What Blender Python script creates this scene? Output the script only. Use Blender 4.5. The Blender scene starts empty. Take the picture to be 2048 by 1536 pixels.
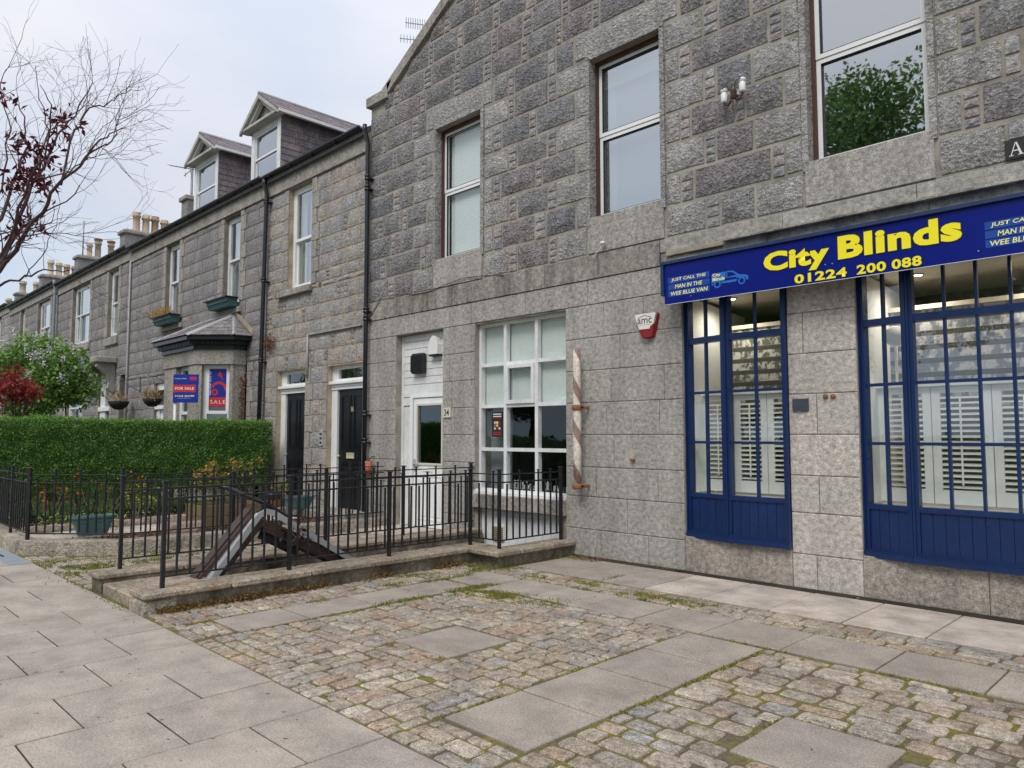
import bpy, math, random
import numpy as np
from mathutils import Vector, Matrix, Euler
from math import radians as R, pi, sin, cos, sqrt

random.seed(7); np.random.seed(7)
S = bpy.context.scene
COL = S.collection

# ------------------------------------------------------------------ camera
cam_d = bpy.data.cameras.new('camera')
cam = bpy.data.objects.new('camera', cam_d); COL.objects.link(cam)
cam.location = (0.0, -7.73, 1.60)
_th = math.atan(103 / 1482.0); _a = R(44.85)
_fw = Vector((-cos(_a) * cos(_th), sin(_a) * cos(_th), sin(_th)))
_rt = Vector((sin(_a), cos(_a), 0)); _up = _rt.cross(_fw)
cam.rotation_euler = Matrix((_rt, _up, -_fw)).transposed().to_euler()
cam_d.sensor_width = 36; cam_d.lens = 36 * 1482 / 2048.0
cam_d.clip_start = 0.05; cam_d.clip_end = 1500
S.camera = cam

# ------------------------------------------------------------------ light
S.view_settings.view_transform = 'Standard'; S.view_settings.look = 'None'
S.view_settings.exposure = 0.24; S.view_settings.gamma = 1; S.view_settings.use_curve_mapping = False
SUN_EL, SUN_AZ = 50, 158       # degrees; azimuth clockwise from +Y
W = bpy.data.worlds.new('World'); S.world = W; W.use_nodes = True
nt = W.node_tree; nt.nodes.clear()
def wn(t, **k):
    n = nt.nodes.new(t)
    for a, b in k.items(): setattr(n, a, b)
    return n
wo = wn('ShaderNodeOutputWorld'); bg = wn('ShaderNodeBackground')
bg.inputs[1].default_value = 0.10
sky = wn('ShaderNodeTexSky', sky_type='NISHITA', sun_disc=False)
sky.sun_elevation = R(SUN_EL); sky.sun_rotation = R(SUN_AZ)
sky.air_density = 1.0; sky.dust_density = 1.5
tc = wn('ShaderNodeTexCoord'); sep = wn('ShaderNodeSeparateXYZ')
nt.links.new(tc.outputs['Generated'], sep.inputs[0])
mp = wn('ShaderNodeMapping'); mp.inputs['Scale'].default_value = (1.0, 1.0, 2.6)
nt.links.new(tc.outputs['Generated'], mp.inputs[0])
nz = wn('ShaderNodeTexNoise'); nz.inputs['Scale'].default_value = 1.7; nz.inputs['Detail'].default_value = 5
nz.inputs['Roughness'].default_value = 0.5
nt.links.new(mp.outputs[0], nz.inputs['Vector'])
cr = wn('ShaderNodeValToRGB')
cr.color_ramp.elements[0].position = 0.36; cr.color_ramp.elements[0].color = (5.5, 6.15, 7.3, 1)
cr.color_ramp.elements[1].position = 0.60; cr.color_ramp.elements[1].color = (7.15, 7.3, 7.75, 1)
nt.links.new(nz.outputs['Fac'], cr.inputs[0])
# cloud sheet is a little brighter overhead, a little bluer and clearer towards the horizon
r2 = wn('ShaderNodeValToRGB')
r2.color_ramp.elements[0].position = 0.02; r2.color_ramp.elements[0].color = (0.93, 1.06, 1.10, 1)
r2.color_ramp.elements[1].position = 0.75; r2.color_ramp.elements[1].color = (1.5, 1.45, 1.38, 1)
e = r2.color_ramp.elements.new(0.28); e.color = (1.0, 0.985, 0.99, 1)
nt.links.new(sep.outputs[2], r2.inputs[0])
mu = wn('ShaderNodeMixRGB', blend_type='MULTIPLY'); mu.inputs[0].default_value = 1
nt.links.new(cr.outputs[0], mu.inputs[1]); nt.links.new(r2.outputs[0], mu.inputs[2])
mx = wn('ShaderNodeMixRGB', blend_type='MIX'); mx.inputs[0].default_value = 0.90
nt.links.new(sky.outputs[0], mx.inputs[1]); nt.links.new(mu.outputs[0], mx.inputs[2])
nt.links.new(mx.outputs[0], bg.inputs[0]); nt.links.new(bg.outputs[0], wo.inputs[0])
sd = bpy.data.lights.new('sun', 'SUN'); sd.energy = 1.5; sd.angle = R(22); sd.color = (1.0, 0.955, 0.90)
sun = bpy.data.objects.new('sun', sd); COL.objects.link(sun)
_d = Vector((sin(R(SUN_AZ)) * cos(R(SUN_EL)), cos(R(SUN_AZ)) * cos(R(SUN_EL)), sin(R(SUN_EL))))
sun.rotation_euler = _d.to_track_quat('Z', 'Y').to_euler(); sun.location = (0, -20, 30)
S.render.engine = 'CYCLES'
S.cycles.use_denoising = True; S.cycles.max_bounces = 6; S.cycles.transparent_max_bounces = 10
S.cycles.caustics_reflective = False; S.cycles.caustics_refractive = False

# ------------------------------------------------------------------ materials
MATS = {}
class NT:
    def __init__(s, name):
        s.m = bpy.data.materials.new(name); s.m.use_nodes = True
        s.t = s.m.node_tree; s.t.nodes.clear()
        s.out = s.n('ShaderNodeOutputMaterial'); s.b = s.n('ShaderNodeBsdfPrincipled')
        s.l(s.b.outputs[0], s.out.inputs[0])
        MATS[name] = s.m
    def n(s, t, **k):
        x = s.t.nodes.new(t)
        for a, b in k.items(): setattr(x, a, b)
        return x
    def l(s, a, b): s.t.links.new(a, b)
    def pos(s, scale=(1, 1, 1), obj=False):
        if obj: g = s.n('ShaderNodeTexCoord').outputs['Object']
        else: g = s.n('ShaderNodeNewGeometry').outputs['Position']
        m = s.n('ShaderNodeMapping'); m.inputs['Scale'].default_value = scale
        s.l(g, m.inputs[0]); return m.outputs[0]
    def noise(s, sc, det=3, rough=.55, scale=(1, 1, 1), vec=None, out='Fac'):
        x = s.n('ShaderNodeTexNoise'); x.inputs['Scale'].default_value = sc
        x.inputs['Detail'].default_value = det; x.inputs['Roughness'].default_value = rough
        s.l(vec or s.pos(scale), x.inputs['Vector']); return x.outputs[out]
    def ramp(s, fac, stops):
        x = s.n('ShaderNodeValToRGB'); el = x.color_ramp.elements
        while len(el) < len(stops): el.new(0.5)
        for e, (p, c) in zip(el, stops):
            e.position = p; e.color = (c if isinstance(c, tuple) else (c, c, c)) + (1,)
        s.l(fac, x.inputs[0]); return x.outputs[0]
    def mix(s, mode, fac, a, b):
        x = s.n('ShaderNodeMixRGB', blend_type=mode)
        for i, v in ((0, fac), (1, a), (2, b)):
            if isinstance(v, bpy.types.NodeSocket): s.l(v, x.inputs[i])
            elif i == 0: x.inputs[0].default_value = v
            else: x.inputs[i].default_value = (v if isinstance(v, tuple) else (v, v, v)) + (1,)
        return x.outputs[0]
    def bump(s, h, strength=.5, dist=.01, prev=None):
        x = s.n('ShaderNodeBump'); x.inputs['Strength'].default_value = strength
        x.inputs['Distance'].default_value = dist; s.l(h, x.inputs['Height'])
        if prev is not None: s.l(prev, x.inputs['Normal'])
        return x.outputs[0]
    def fin(s, col=None, rough=.8, metal=0, normal=None, spec=.5):
        if col is not None:
            if isinstance(col, bpy.types.NodeSocket): s.l(col, s.b.inputs['Base Color'])
            else: s.b.inputs['Base Color'].default_value = tuple(col) + (1,)
        if isinstance(rough, bpy.types.NodeSocket): s.l(rough, s.b.inputs['Roughness'])
        else: s.b.inputs['Roughness'].default_value = rough
        s.b.inputs['Metallic'].default_value = metal
        s.b.inputs['Specular IOR Level'].default_value = spec
        if normal is not None: s.l(normal, s.b.inputs['Normal'])
        return s.m
    def rnd(s): return s.n('ShaderNodeObjectInfo').outputs['Random']
    def isl(s): return s.n('ShaderNodeNewGeometry').outputs['Random Per Island']

def granite(name, cols, speck=.35, rock=0, streak=.25, island=False, fine=170, rough=.85, moss=0, tint=None, bias=1, mcol=(.055, .05, .03)):
    """cols: list of colours picked per stone; rock: relief of a hammered face in metres"""
    m = NT(name)
    rv = m.isl() if island else m.rnd()
    n = len(cols)
    base = m.ramp(rv, [((i + .5) / n, tuple(v * bias for v in c)) for i, c in enumerate(cols)]) if n > 1 else m.mix('MIX', 0, cols[0], cols[0])
    sp = m.ramp(m.noise(fine, 2, .6), [(.36, 1 - speck), (.5, 1.0), (.64, 1 + speck * 1.25)])
    c = m.mix('MULTIPLY', 1, base, sp)
    sp2 = m.ramp(m.noise(82, 2, .8), [(.33, 1 - speck * .95), (.5, 1.0), (.66, 1 + speck * 1.15)])
    c = m.mix('MULTIPLY', 1, c, sp2)
    if streak:
        st = m.ramp(m.noise(1.0, 4, .62, (2.6, 2.6, .55)), [(.32, 1 - streak), (.62, 1.08)])
        c = m.mix('MULTIPLY', 1, c, st)
        st = m.ramp(m.noise(3.3, 5, .7, (1.4, 1.4, .8)), [(.3, 1 - streak * .45), (.65, 1.04)])
        c = m.mix('MULTIPLY', 1, c, st)
    if tint: c = m.mix('MULTIPLY', 1, c, tint)
    if moss:
        mk = m.ramp(m.noise(2.3, 5, .65), [(.56, 0.0), (.68, moss)])
        c = m.mix('MIX', mk, c, mcol)
    nb = m.bump(m.noise(fine * .7, 2, .7), .35, .004)
    if rock:
        h = m.noise(17, 6, .70, (1, 1, 1.2))
        nb = m.bump(h, 1.0, rock, nb)
        v = m.n('ShaderNodeTexVoronoi', feature='F1'); v.inputs['Scale'].default_value = 27
        m.l(m.noise(9, 2, .5, out='Color'), v.inputs['Vector']) if False else m.l(m.pos((1, 1, 1.2)), v.inputs['Vector'])
        nb = m.bump(v.outputs['Distance'], .65, rock * .55, nb)
        c = m.mix('MULTIPLY', 1, c, m.ramp(h, [(.32, .55), (.5, .98), (.68, 1.38)]))
    return m.fin(c, rough, 0, nb, .3)

BLUE = (.30, .30, .32); MAUVE = (.335, .31, .32); PINK = (.38, .325, .32); GREY = (.35, .343, .34); LIGHT = (.40, .385, .38); BROWN = (.27, .25, .225)
granite('rubble', [BLUE, GREY, MAUVE, BLUE, (.37, .362, .358), MAUVE, (.355, .315, .315), (.325,.315,.32)], .40, .075)
granite('jamb_stone', [(.365, .355, .345), (.395, .38, .37), (.35, .335, .325)], .42, .035)
granite('pinning', [BLUE, MAUVE, GREY, PINK, LIGHT, BLUE], .3, .02)
granite('pinning_joined', [BLUE, MAUVE, GREY, PINK, LIGHT], .3, .02, island=True)
granite('ashlar', [(.355, .34, .312), (.375, .358, .328), (.345, .328, .302), (.365, .345, .317)], .27, .004, .2, moss=0)
granite('ashlar_pink', [(.455, .42, .385), (.48, .44, .40), (.44, .41, .375)], .27, .004, .12)
granite('ashlar_dark', [(.33, .305, .27), (.36, .335, .30)], .3, .003, .55)
granite('terrace_stone', [(.245, .232, .23), (.27, .252, .248), (.255, .245, .25), (.285, .262, .255)], .3, .018, .2)
granite('terrace_rubble', [(.33, .33, .335), (.38, .35, .315), (.32, .32, .32), (.40, .345, .31), (.36, .35, .34)], .32, .024, .2)
granite('terrace_dressed', [(.335, .31, .28), (.36, .33, .30)], .25, .003, .25)
granite('base_course', [(.34, .30, .26), (.32, .285, .25)], .26, .002, .25, fine=150)
granite('coping', [(.34, .285, .215), (.38, .32, .245), (.32, .265, .205)], .42, .004, .4, moss=.55, mcol=(.27, .14, .07))
granite('render_wall', [(.27, .235, .175)], .3, .006, .65, moss=.9)
granite('kerb_granite', [(.40, .36, .29), (.43, .385, .315)], .38, .022, .35)
granite('slab', [(.34, .30, .26), (.37, .325, .28), (.325, .285, .25)], .26, .0, .22, fine=210, moss=.25)
granite('slab_pale', [(.52, .455, .395), (.49, .43, .38)], .16, .0, .35, fine=210)
granite('paving', [(.375, .33, .29), (.41, .36, .315), (.35, .31, .275), (.39, .345, .30)], .2, .0, .24, fine=230)
granite('sett', [(.37, .30, .225), (.34, .315, .275), (.40, .335, .265), (.31, .30, .285), (.38, .275, .20), (.41, .35, .28), (.33, .275, .215), (.46, .405, .33)], .36, .014, .3, fine=200)
granite('sett_joined', [(.37, .30, .225), (.34, .315, .275), (.40, .335, .265), (.31, .30, .285), (.38, .275, .20), (.41, .35, .28)], .28, .006, .3, island=True, fine=200)
granite('slate', [(.21, .18, .20), (.25, .21, .225), (.195, .175, .20), (.29, .245, .245)], .15, .002, .25)
granite('roof_slate', [(.13, .125, .13)], .3, .01, .3)
granite('clay_pot', [(.56, .43, .30), (.60, .50, .36), (.45, .38, .31), (.40, .27, .18)], .12, .001, .3)
granite('pot_red', [(.42, .15, .09)], .1, .001, .2)
def mortar(name, col, grime=(.6, 1.1)):
    m = NT(name)
    c = m.mix('MULTIPLY', 1, col, m.ramp(m.noise(3.2, 4, .6), [(.3, grime[0]), (.65, grime[1])]))
    c = m.mix('MULTIPLY', 1, c, m.ramp(m.noise(120, 2, .6), [(.3, .75), (.7, 1.2)]))
    return m.fin(c, .95, 0, m.bump(m.noise(60, 4, .65), .8, .006), .2)
mortar('mortar', (.375, .35, .30)); mortar('mortar_grey', (.25, .23, .205)); mortar('mortar_tan', (.47, .395, .285))
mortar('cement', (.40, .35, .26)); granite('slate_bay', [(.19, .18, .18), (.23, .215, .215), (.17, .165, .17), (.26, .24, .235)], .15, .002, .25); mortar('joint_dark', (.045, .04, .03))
m = NT('joint_moss')
k = m.ramp(m.noise(2.6, 5, .7), [(.44, 0.0), (.58, 1.0)])
c = m.mix('MIX', k, (.15, .12, .085), (.19, .18, .045))
c = m.mix('MULTIPLY', 1, c, m.ramp(m.noise(45, 4, .7), [(.3, .6), (.7, 1.35)]))
m.fin(c, .95, 0, m.bump(m.noise(55, 4, .7), 1, .012), .15)
m = NT('soil'); c = m.ramp(m.noise(60, 4, .7), [(.3, (.03, .02, .014)), (.6, (.10, .06, .04)), (.8, (.17, .11, .07))])
m.fin(c, .95, 0, m.bump(m.noise(50, 4, .7), 1, .03), .1)
m = NT('bark'); c = m.ramp(m.isl(), [(.1, (.10, .05, .032)), (.5, (.17, .085, .055)), (.9, (.26, .15, .10))]); m.fin(c, .9)
m = NT('lawn'); c = m.ramp(m.noise(9, 5, .7), [(.3, (.035, .06, .015)), (.7, (.075, .11, .03))])
m.fin(c, .95, 0, m.bump(m.noise(60, 3, .7), 1, .03), .1)
m = NT('asphalt'); c = m.ramp(m.noise(150, 3, .7), [(.3, .035), (.7, .075)]); m.fin(c, .9, 0, m.bump(m.noise(200, 2, .7), .6, .006), .3)

def paint(name, col, rough=.4, dirt=.15, bumpy=.0006, rust=0, spec=.5):
    m = NT(name)
    c = m.mix('MULTIPLY', 1, col, m.ramp(m.noise(2.2, 5, .65), [(.3, 1 - dirt), (.65, 1.03)]))
    c = m.mix('MULTIPLY', 1, c, m.ramp(m.noise(34, 4, .7, (1, 1, .35)), [(.28, 1 - dirt), (.5, 1.0)]))
    if rust:
        c = m.mix('MIX', m.ramp(m.noise(13, 5, .75), [(.60, 0.0), (.70, rust)]), c, (.17, .07, .03))
    if not bumpy: return m.fin(c, rough, 0, None, spec)
    r = m.ramp(m.noise(18, 3, .6), [(.3, rough * .8), (.7, min(1, rough * 1.3))])
    return m.fin(c, r, 0, m.bump(m.noise(70, 3, .6), .5, bumpy * 4), spec)
paint('white_paint', (.84, .85, .85), .38, .10); paint('white_upvc', (.86, .87, .87), .25, .05)
paint('white_wood', (.82, .83, .83), .5, .2, .002); paint('aged_white', (.56, .545, .51), .7, .4, .004); paint('cream', (.66, .63, .53), .45, .1)
paint('black_paint', (.012, .014, .018), .32, .3); paint('black_iron', (.010, .011, .014), .45, .35, .003, rust=.35)
paint('iron_blue', (.020, .026, .036), .45, .3, .002, rust=.15)
paint('navy_paint', (.004, .024, .108), .33, .22, .001); paint('sign_blue', (.002, .010, .19), .3, .0, 0, spec=.3)
paint('sign_edge', (.014, .040, .125), .4, .2); paint('sky_blue', (.02, .16, .55), .35, .05); paint('band_blue', (.012, .07, .36), .3, .05)
paint('yellow', (.95, .83, .03), .35, .0, 0, spec=.3); paint('lemon', (.92, .88, .30), .35, .0, 0, spec=.3); paint('dark_edge', (.012, .015, .02), .4, .1)
paint('red', (.60, .03, .035), .35, .08); paint('dark_red', (.28, .012, .02), .35, .1); paint('board_blue', (.010, .030, .30), .3, .08)
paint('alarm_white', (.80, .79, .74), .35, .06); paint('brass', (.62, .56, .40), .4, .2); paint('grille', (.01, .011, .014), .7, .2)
paint('timber_brown', (.085, .035, .026), .6, .35, .003); paint('lead', (.40, .41, .42), .5, .25, .003)
paint('lead_blue', (.27, .32, .37), .5, .2); paint('teal_box', (.045, .12, .125), .55, .3, .002); paint('teal_door', (.03, .12, .16), .4, .1)
paint('trough_green', (.10, .20, .20), .5, .12); paint('pot_orange', (.42, .14, .07), .7, .2); paint('planter_wood', (.22, .165, .08), .8, .35, .004)
paint('leather', (.065, .036, .03), .3, .35, .004); paint('trim_grey', (.40, .42, .42), .4, .2, .001)
paint('rust', (.30, .13, .06), .8, .35, .004); paint('steel', (.45, .46, .47), .35, .15); paint('aerial_metal', (.30, .30, .31), .4, .2)
paint('plaque', (.045, .06, .085), .6, .3, .003); paint('pane_dirt', (.5, .5, .5), .5); paint('cable', (.05, .045, .04), .6)
paint('room_wall', (.72, .72, .68), .8, .05); paint('room_dark', (.055, .055, .05), .9, .2); paint('room_grey', (.22, .24, .26), .9, .1); paint('ceiling_beige', (.68, .62, .50), .8, .1)
paint('curtain', (.78, .80, .78), .9, .12); paint('blind_pale', (.80, .86, .84), .8, .05); paint('screen_cloth', (.42, .47, .50), .9, .05); paint('shutter_white', (.93, .92, .87), .4, .05)
paint('number_black', (.015, .015, .015), .5, .05); paint('letter_white', (.78, .78, .78), .4, .05)
paint('basket_black', (.012, .012, .013), .8, .2); paint('dry_stalk', (.33, .22, .12), .9, .2); paint('rock_pink', (.38, .27, .22), .9, .3, .01)
# barber pole: peeling white with a red-brown spiral
m = NT('barber_paint')
tcn = m.n('ShaderNodeTexCoord'); sp = m.n('ShaderNodeSeparateXYZ'); m.l(tcn.outputs['Object'], sp.inputs[0])
at = m.n('ShaderNodeMath', operation='ARCTAN2'); m.l(sp.outputs[1], at.inputs[0]); m.l(sp.outputs[0], at.inputs[1])
dv = m.n('ShaderNodeMath', operation='DIVIDE'); m.l(at.outputs[0], dv.inputs[0]); dv.inputs[1].default_value = 2 * pi
ml = m.n('ShaderNodeMath', operation='MULTIPLY_ADD'); m.l(sp.outputs[2], ml.inputs[0]); ml.inputs[1].default_value = 1.75; m.l(dv.outputs[0], ml.inputs[2])
fr = m.n('ShaderNodeMath', operation='FRACT'); m.l(ml.outputs[0], fr.inputs[0])
st = m.ramp(fr.outputs[0], [(.0, (.26, .15, .14)), (.34, (.26, .15, .14)), (.345, (.82, .78, .68)), (1., (.82, .78, .68))])
wr = m.ramp(m.noise(26, 5, .75), [(.42, 0.0), (.56, 1.0)])
c = m.mix('MIX', m.mix('MULTIPLY', 1, wr, (.55, .55, .55)), st, (.40, .30, .25))
m.fin(c, .7, 0, m.bump(m.noise(60, 4, .7), .8, .006), .3)
def glass(name, refl=.0, tint=(.95, .98, .97), rough=.0, extra=.06):
    m = NT(name); m.t.nodes.remove(m.b)
    tr = m.n('ShaderNodeBsdfTransparent'); tr.inputs[0].default_value = tint + (1,)
    gl = m.n('ShaderNodeBsdfGlossy'); gl.inputs['Roughness'].default_value = rough; gl.inputs[0].default_value = (.92, .97, 1, 1)
    wav = m.bump(m.noise(1.1, 2, .4), .08, .05); m.l(wav, gl.inputs['Normal'])
    gg = m.n('ShaderNodeNewGeometry'); dt = m.n('ShaderNodeVectorMath', operation='DOT_PRODUCT'); m.l(gg.outputs['Incoming'], dt.inputs[0]); m.l(gg.outputs['Normal'], dt.inputs[1])
    ab = m.n('ShaderNodeMath', operation='ABSOLUTE'); m.l(dt.outputs['Value'], ab.inputs[0])
    om = m.n('ShaderNodeMath', operation='SUBTRACT'); om.inputs[0].default_value = 1; m.l(ab.outputs[0], om.inputs[1]); om.use_clamp = True
    pw = m.n('ShaderNodeMath', operation='POWER'); m.l(om.outputs[0], pw.inputs[0]); pw.inputs[1].default_value = 4
    ad = m.n('ShaderNodeMath', operation='MULTIPLY_ADD'); m.l(pw.outputs[0], ad.inputs[0]); ad.inputs[1].default_value = .9; ad.inputs[2].default_value = refl + extra + .03
    ad.use_clamp = True
    mxs = m.n('ShaderNodeMixShader'); m.l(ad.outputs[0], mxs.inputs[0]); m.l(tr.outputs[0], mxs.inputs[1]); m.l(gl.outputs[0], mxs.inputs[2])
    m.l(mxs.outputs[0], m.out.inputs[0]); return m.m
glass('glass', .04); glass('glass_sky', .40, (.62, .70, .74), rough=.012); glass('glass_shop', .0, extra=.03); glass('glass_dark', .02, (.25, .33, .31)); glass('glass_far', .30, (.7, .75, .78))
def leaf(name, cols, rough=.5, trans=.25):
    m = NT(name); c = m.ramp(m.isl(), [((i + .5) / len(cols), q) for i, q in enumerate(cols)])
    m.fin(c, rough, 0, None, .35)
    tl = m.n('ShaderNodeBsdfTranslucent'); m.l(c, tl.inputs[0])
    mxs = m.n('ShaderNodeMixShader'); mxs.inputs[0].default_value = trans
    m.l(m.b.outputs[0], mxs.inputs[1]); m.l(tl.outputs[0], mxs.inputs[2]); m.l(mxs.outputs[0], m.out.inputs[0]); return m.m
leaf('hedge_leaf', [(.05, .13, .035), (.13, .27, .06), (.20, .38, .085), (.10, .23, .055)])
leaf('hedge_young', [(.17, .33, .05), (.23, .42, .07), (.13, .27, .045)])
leaf('lilac_leaf', [(.15, .29, .07), (.21, .37, .085), (.27, .43, .10), (.12, .23, .06)])
leaf('lilac_flower', [(.66, .62, .68), (.76, .75, .76), (.56, .51, .60)], .8, .2)
leaf('red_leaf', [(.26, .035, .03), (.38, .06, .04), (.18, .03, .035)])
leaf('plum_leaf', [(.085, .012, .022), (.14, .02, .03), (.05, .01, .02)])
leaf('azalea_red', [(.62, .06, .03), (.70, .16, .04), (.50, .04, .02)]); leaf('yellow_leaf', [(.50, .30, .06), (.40, .26, .07), (.58, .38, .10)])
leaf('lime_leaf', [(.38, .42, .10), (.52, .36, .10), (.30, .38, .08)])
leaf('grass_blade', [(.16, .22, .04), (.23, .27, .05), (.12, .18, .03), (.30, .29, .07)], .7)
leaf('straw', [(.42, .30, .16), (.33, .22, .12), (.50, .38, .22)], .9, .1); leaf('moss_clump', [(.28, .27, .05), (.20, .22, .045), (.34, .28, .07)], .9)
leaf('moss_brown', [(.21, .11, .035), (.17, .13, .04), (.11, .07, .03), (.25, .16, .05)], .9)
leaf('tree_leaf', [(.08, .16, .03), (.12, .23, .04), (.17, .29, .06)]); leaf('dry_leaf', [(.20, .08, .05), (.28, .14, .09)])
m = NT('bark_wood'); c = m.ramp(m.noise(30, 4, .7, (1, 1, .3)), [(.3, (.045, .035, .035)), (.7, (.10, .075, .07))]); m.fin(c, .9, 0, m.bump(m.noise(40, 4, .7), 1, .01), .2)
m = NT('twig'); c = m.ramp(m.noise(30, 4, .7), [(.3, (.05, .028, .03)), (.7, (.09, .055, .052))]); m.fin(c, .85)
m = NT('stem_pale'); c = m.ramp(m.noise(30, 4, .7), [(.3, (.10, .085, .05)), (.7, (.20, .17, .11))]); m.fin(c, .9)
# printed roller blinds inside the shop: pale woven bands between clear dark ones
def zebra(name, ca, cb, flo, cf):
    m = NT(name); sp = m.n('ShaderNodeSeparateXYZ'); m.l(m.pos(), sp.inputs[0])
    a = m.n('ShaderNodeMath', operation='MULTIPLY'); m.l(sp.outputs[2], a.inputs[0]); a.inputs[1].default_value = 1 / .148
    f = m.n('ShaderNodeMath', operation='FRACT'); m.l(a.outputs[0], f.inputs[0])
    s = m.ramp(f.outputs[0], [(.0, (.085, .08, .07)), (.36, (.085, .08, .07)), (.40, ca), (1., ca)])
    nz = m.ramp(m.noise(flo, 3, .6, (1.2, 1, .8)), [(.47, 1.0), (.56, 0.0)])
    k = m.ramp(f.outputs[0], [(.36, 0.0), (.42, 1.0)])
    c = m.mix('MIX', m.mix('MULTIPLY', 1, nz, k), s, cf)
    c = m.mix('MULTIPLY', 1, c, m.ramp(m.noise(40, 3, .6, (1, 1, .3)), [(.3, .8), (.7, 1.1)]))
    return m.fin(c, .9)
zebra('zebra_flower', (.62, .62, .56), None, 14, (.13, .15, .12)); zebra('zebra_mottle', (.58, .57, .58), None, 9, (.20, .23, .28))
m = NT('lamp_glow'); m.b.inputs['Emission Color'].default_value = (1, .86, .62, 1); m.b.inputs['Emission Strength'].default_value = 14; m.fin((.8, .8, .8), .5)

# ------------------------------------------------------------------ helpers
WL = {}      # object -> world translation
def M(x): return MATS[x] if isinstance(x, str) else x
def empty(name, loc, label, cat, group=None):
    o = bpy.data.objects.new(name, None); COL.objects.link(o); o.location = loc; o.empty_display_size = .1
    WL[o] = Vector(loc); return tag(o, label, cat, group)
def tag(o, label=None, cat=None, group=None, kind=None):
    if label: o['label'] = label
    if cat: o['category'] = cat
    if group: o['group'] = group
    if kind: o['kind'] = kind
    return o
def link(name, me, mat, parent=None, loc=(0, 0, 0), scale=None, rot=None, label=None, kind=None):
    o = bpy.data.objects.new(name, me); COL.objects.link(o)
    loc = Vector(loc); WL[o] = loc
    if mat is not None and not me.materials: me.materials.append(M(mat))
    if parent is not None: o.parent = parent; o.location = loc - WL[parent]
    else: o.location = loc
    if scale: o.scale = scale
    if rot: o.rotation_euler = rot
    if label: o['label'] = label
    if kind: o['kind'] = kind
    return o
class MB:
    def __init__(s): s.v = []; s.f = []
    def add(s, vs, fs):
        b = len(s.v); s.v += [tuple(v) for v in vs]; s.f += [tuple(b + i for i in f) for f in fs]; return s
    def box(s, x0, x1, y0, y1, z0, z1, ch=0):
        if x0 > x1: x0, x1 = x1, x0
        if y0 > y1: y0, y1 = y1, y0
        if z0 > z1: z0, z1 = z1, z0
        if ch:
            # chamfered box
            vs = []; c = min(ch, (x1 - x0) * .4, (y1 - y0) * .4, (z1 - z0) * .4)
            X = (x0, x1); Y = (y0, y1); Z = (z0, z1); idx = {}
            for i in (0, 1):
                for j in (0, 1):
                    for k in (0, 1):
                        sx, sy, sz = (1 - 2 * i) * c, (1 - 2 * j) * c, (1 - 2 * k) * c
                        for ax, p in enumerate(((X[i], Y[j] + sy, Z[k] + sz), (X[i] + sx, Y[j], Z[k] + sz), (X[i] + sx, Y[j] + sy, Z[k]))):
                            idx[(i, j, k, ax)] = len(vs); vs.append(p)
            fs = []
            for a in (0, 1):
                fs.append([idx[(a, 0, 0, 0)], idx[(a, 1, 0, 0)], idx[(a, 1, 1, 0)], idx[(a, 0, 1, 0)]])
                fs.append([idx[(0, a, 0, 1)], idx[(1, a, 0, 1)], idx[(1, a, 1, 1)], idx[(0, a, 1, 1)]])
                fs.append([idx[(0, 0, a, 2)], idx[(1, 0, a, 2)], idx[(1, 1, a, 2)], idx[(0, 1, a, 2)]])
                for b in (0, 1):
                    fs.append([idx[(a, b, 0, 0)], idx[(a, b, 1, 0)], idx[(a, b, 1, 1)], idx[(a, b, 0, 1)]])
                    fs.append([idx[(a, 0, b, 0)], idx[(a, 1, b, 0)], idx[(a, 1, b, 2)], idx[(a, 0, b, 2)]])
                    fs.append([idx[(0, a, b, 1)], idx[(1, a, b, 1)], idx[(1, a, b, 2)], idx[(0, a, b, 2)]])
                    for k in (0, 1): fs.append([idx[(a, b, k, q)] for q in (0, 1, 2)])
            return s.add(vs, fs)
        vs = [(x, y, z) for x in (x0, x1) for y in (y0, y1) for z in (z0, z1)]
        return s.add(vs, [(0, 1, 3, 2), (4, 6, 7, 5), (0, 4, 5, 1), (2, 3, 7, 6), (0, 2, 6, 4), (1, 5, 7, 3)])
    def prism(s, poly, d, caps=True):
        """poly: 3d points of one end, d: extrusion vector"""
        n = len(poly); d = Vector(d); a = [Vector(p) for p in poly]
        fs = [(i, (i + 1) % n, n + (i + 1) % n, n + i) for i in range(n)]
        if caps: fs += [tuple(range(n)), tuple(range(2 * n - 1, n - 1, -1))]
        return s.add(a + [p + d for p in a], fs)
    def tube(s, pts, r, n=6, caps=True):
        pts = [Vector(p) for p in pts]; rs = r if isinstance(r, (list, tuple)) else [r] * len(pts)
        vs = []; fs = []; prev = None
        for i, p in enumerate(pts):
            t = (pts[min(i + 1, len(pts) - 1)] - pts[max(i - 1, 0)])
            t = t.normalized() if t.length > 1e-9 else Vector((0, 0, 1))
            if prev is None:
                u = t.cross(Vector((0, 0, 1)));
                if u.length < .1: u = t.cross(Vector((1, 0, 0)))
            else: u = prev - t * prev.dot(t)
            if u.length < 1e-6: u = t.orthogonal()
            u.normalize(); prev = u; w = t.cross(u)
            for k in range(n):
                q = 2 * pi * (k + .5) / n; vs.append(p + (u * cos(q) + w * sin(q)) * rs[i])
        for i in range(len(pts) - 1):
            for k in range(n): fs.append((i * n + k, i * n + (k + 1) % n, (i + 1) * n + (k + 1) % n, (i + 1) * n + k))
        if caps: fs += [tuple(range(n - 1, -1, -1)), tuple(range((len(pts) - 1) * n, len(pts) * n))]
        return s.add(vs, fs)
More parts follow.
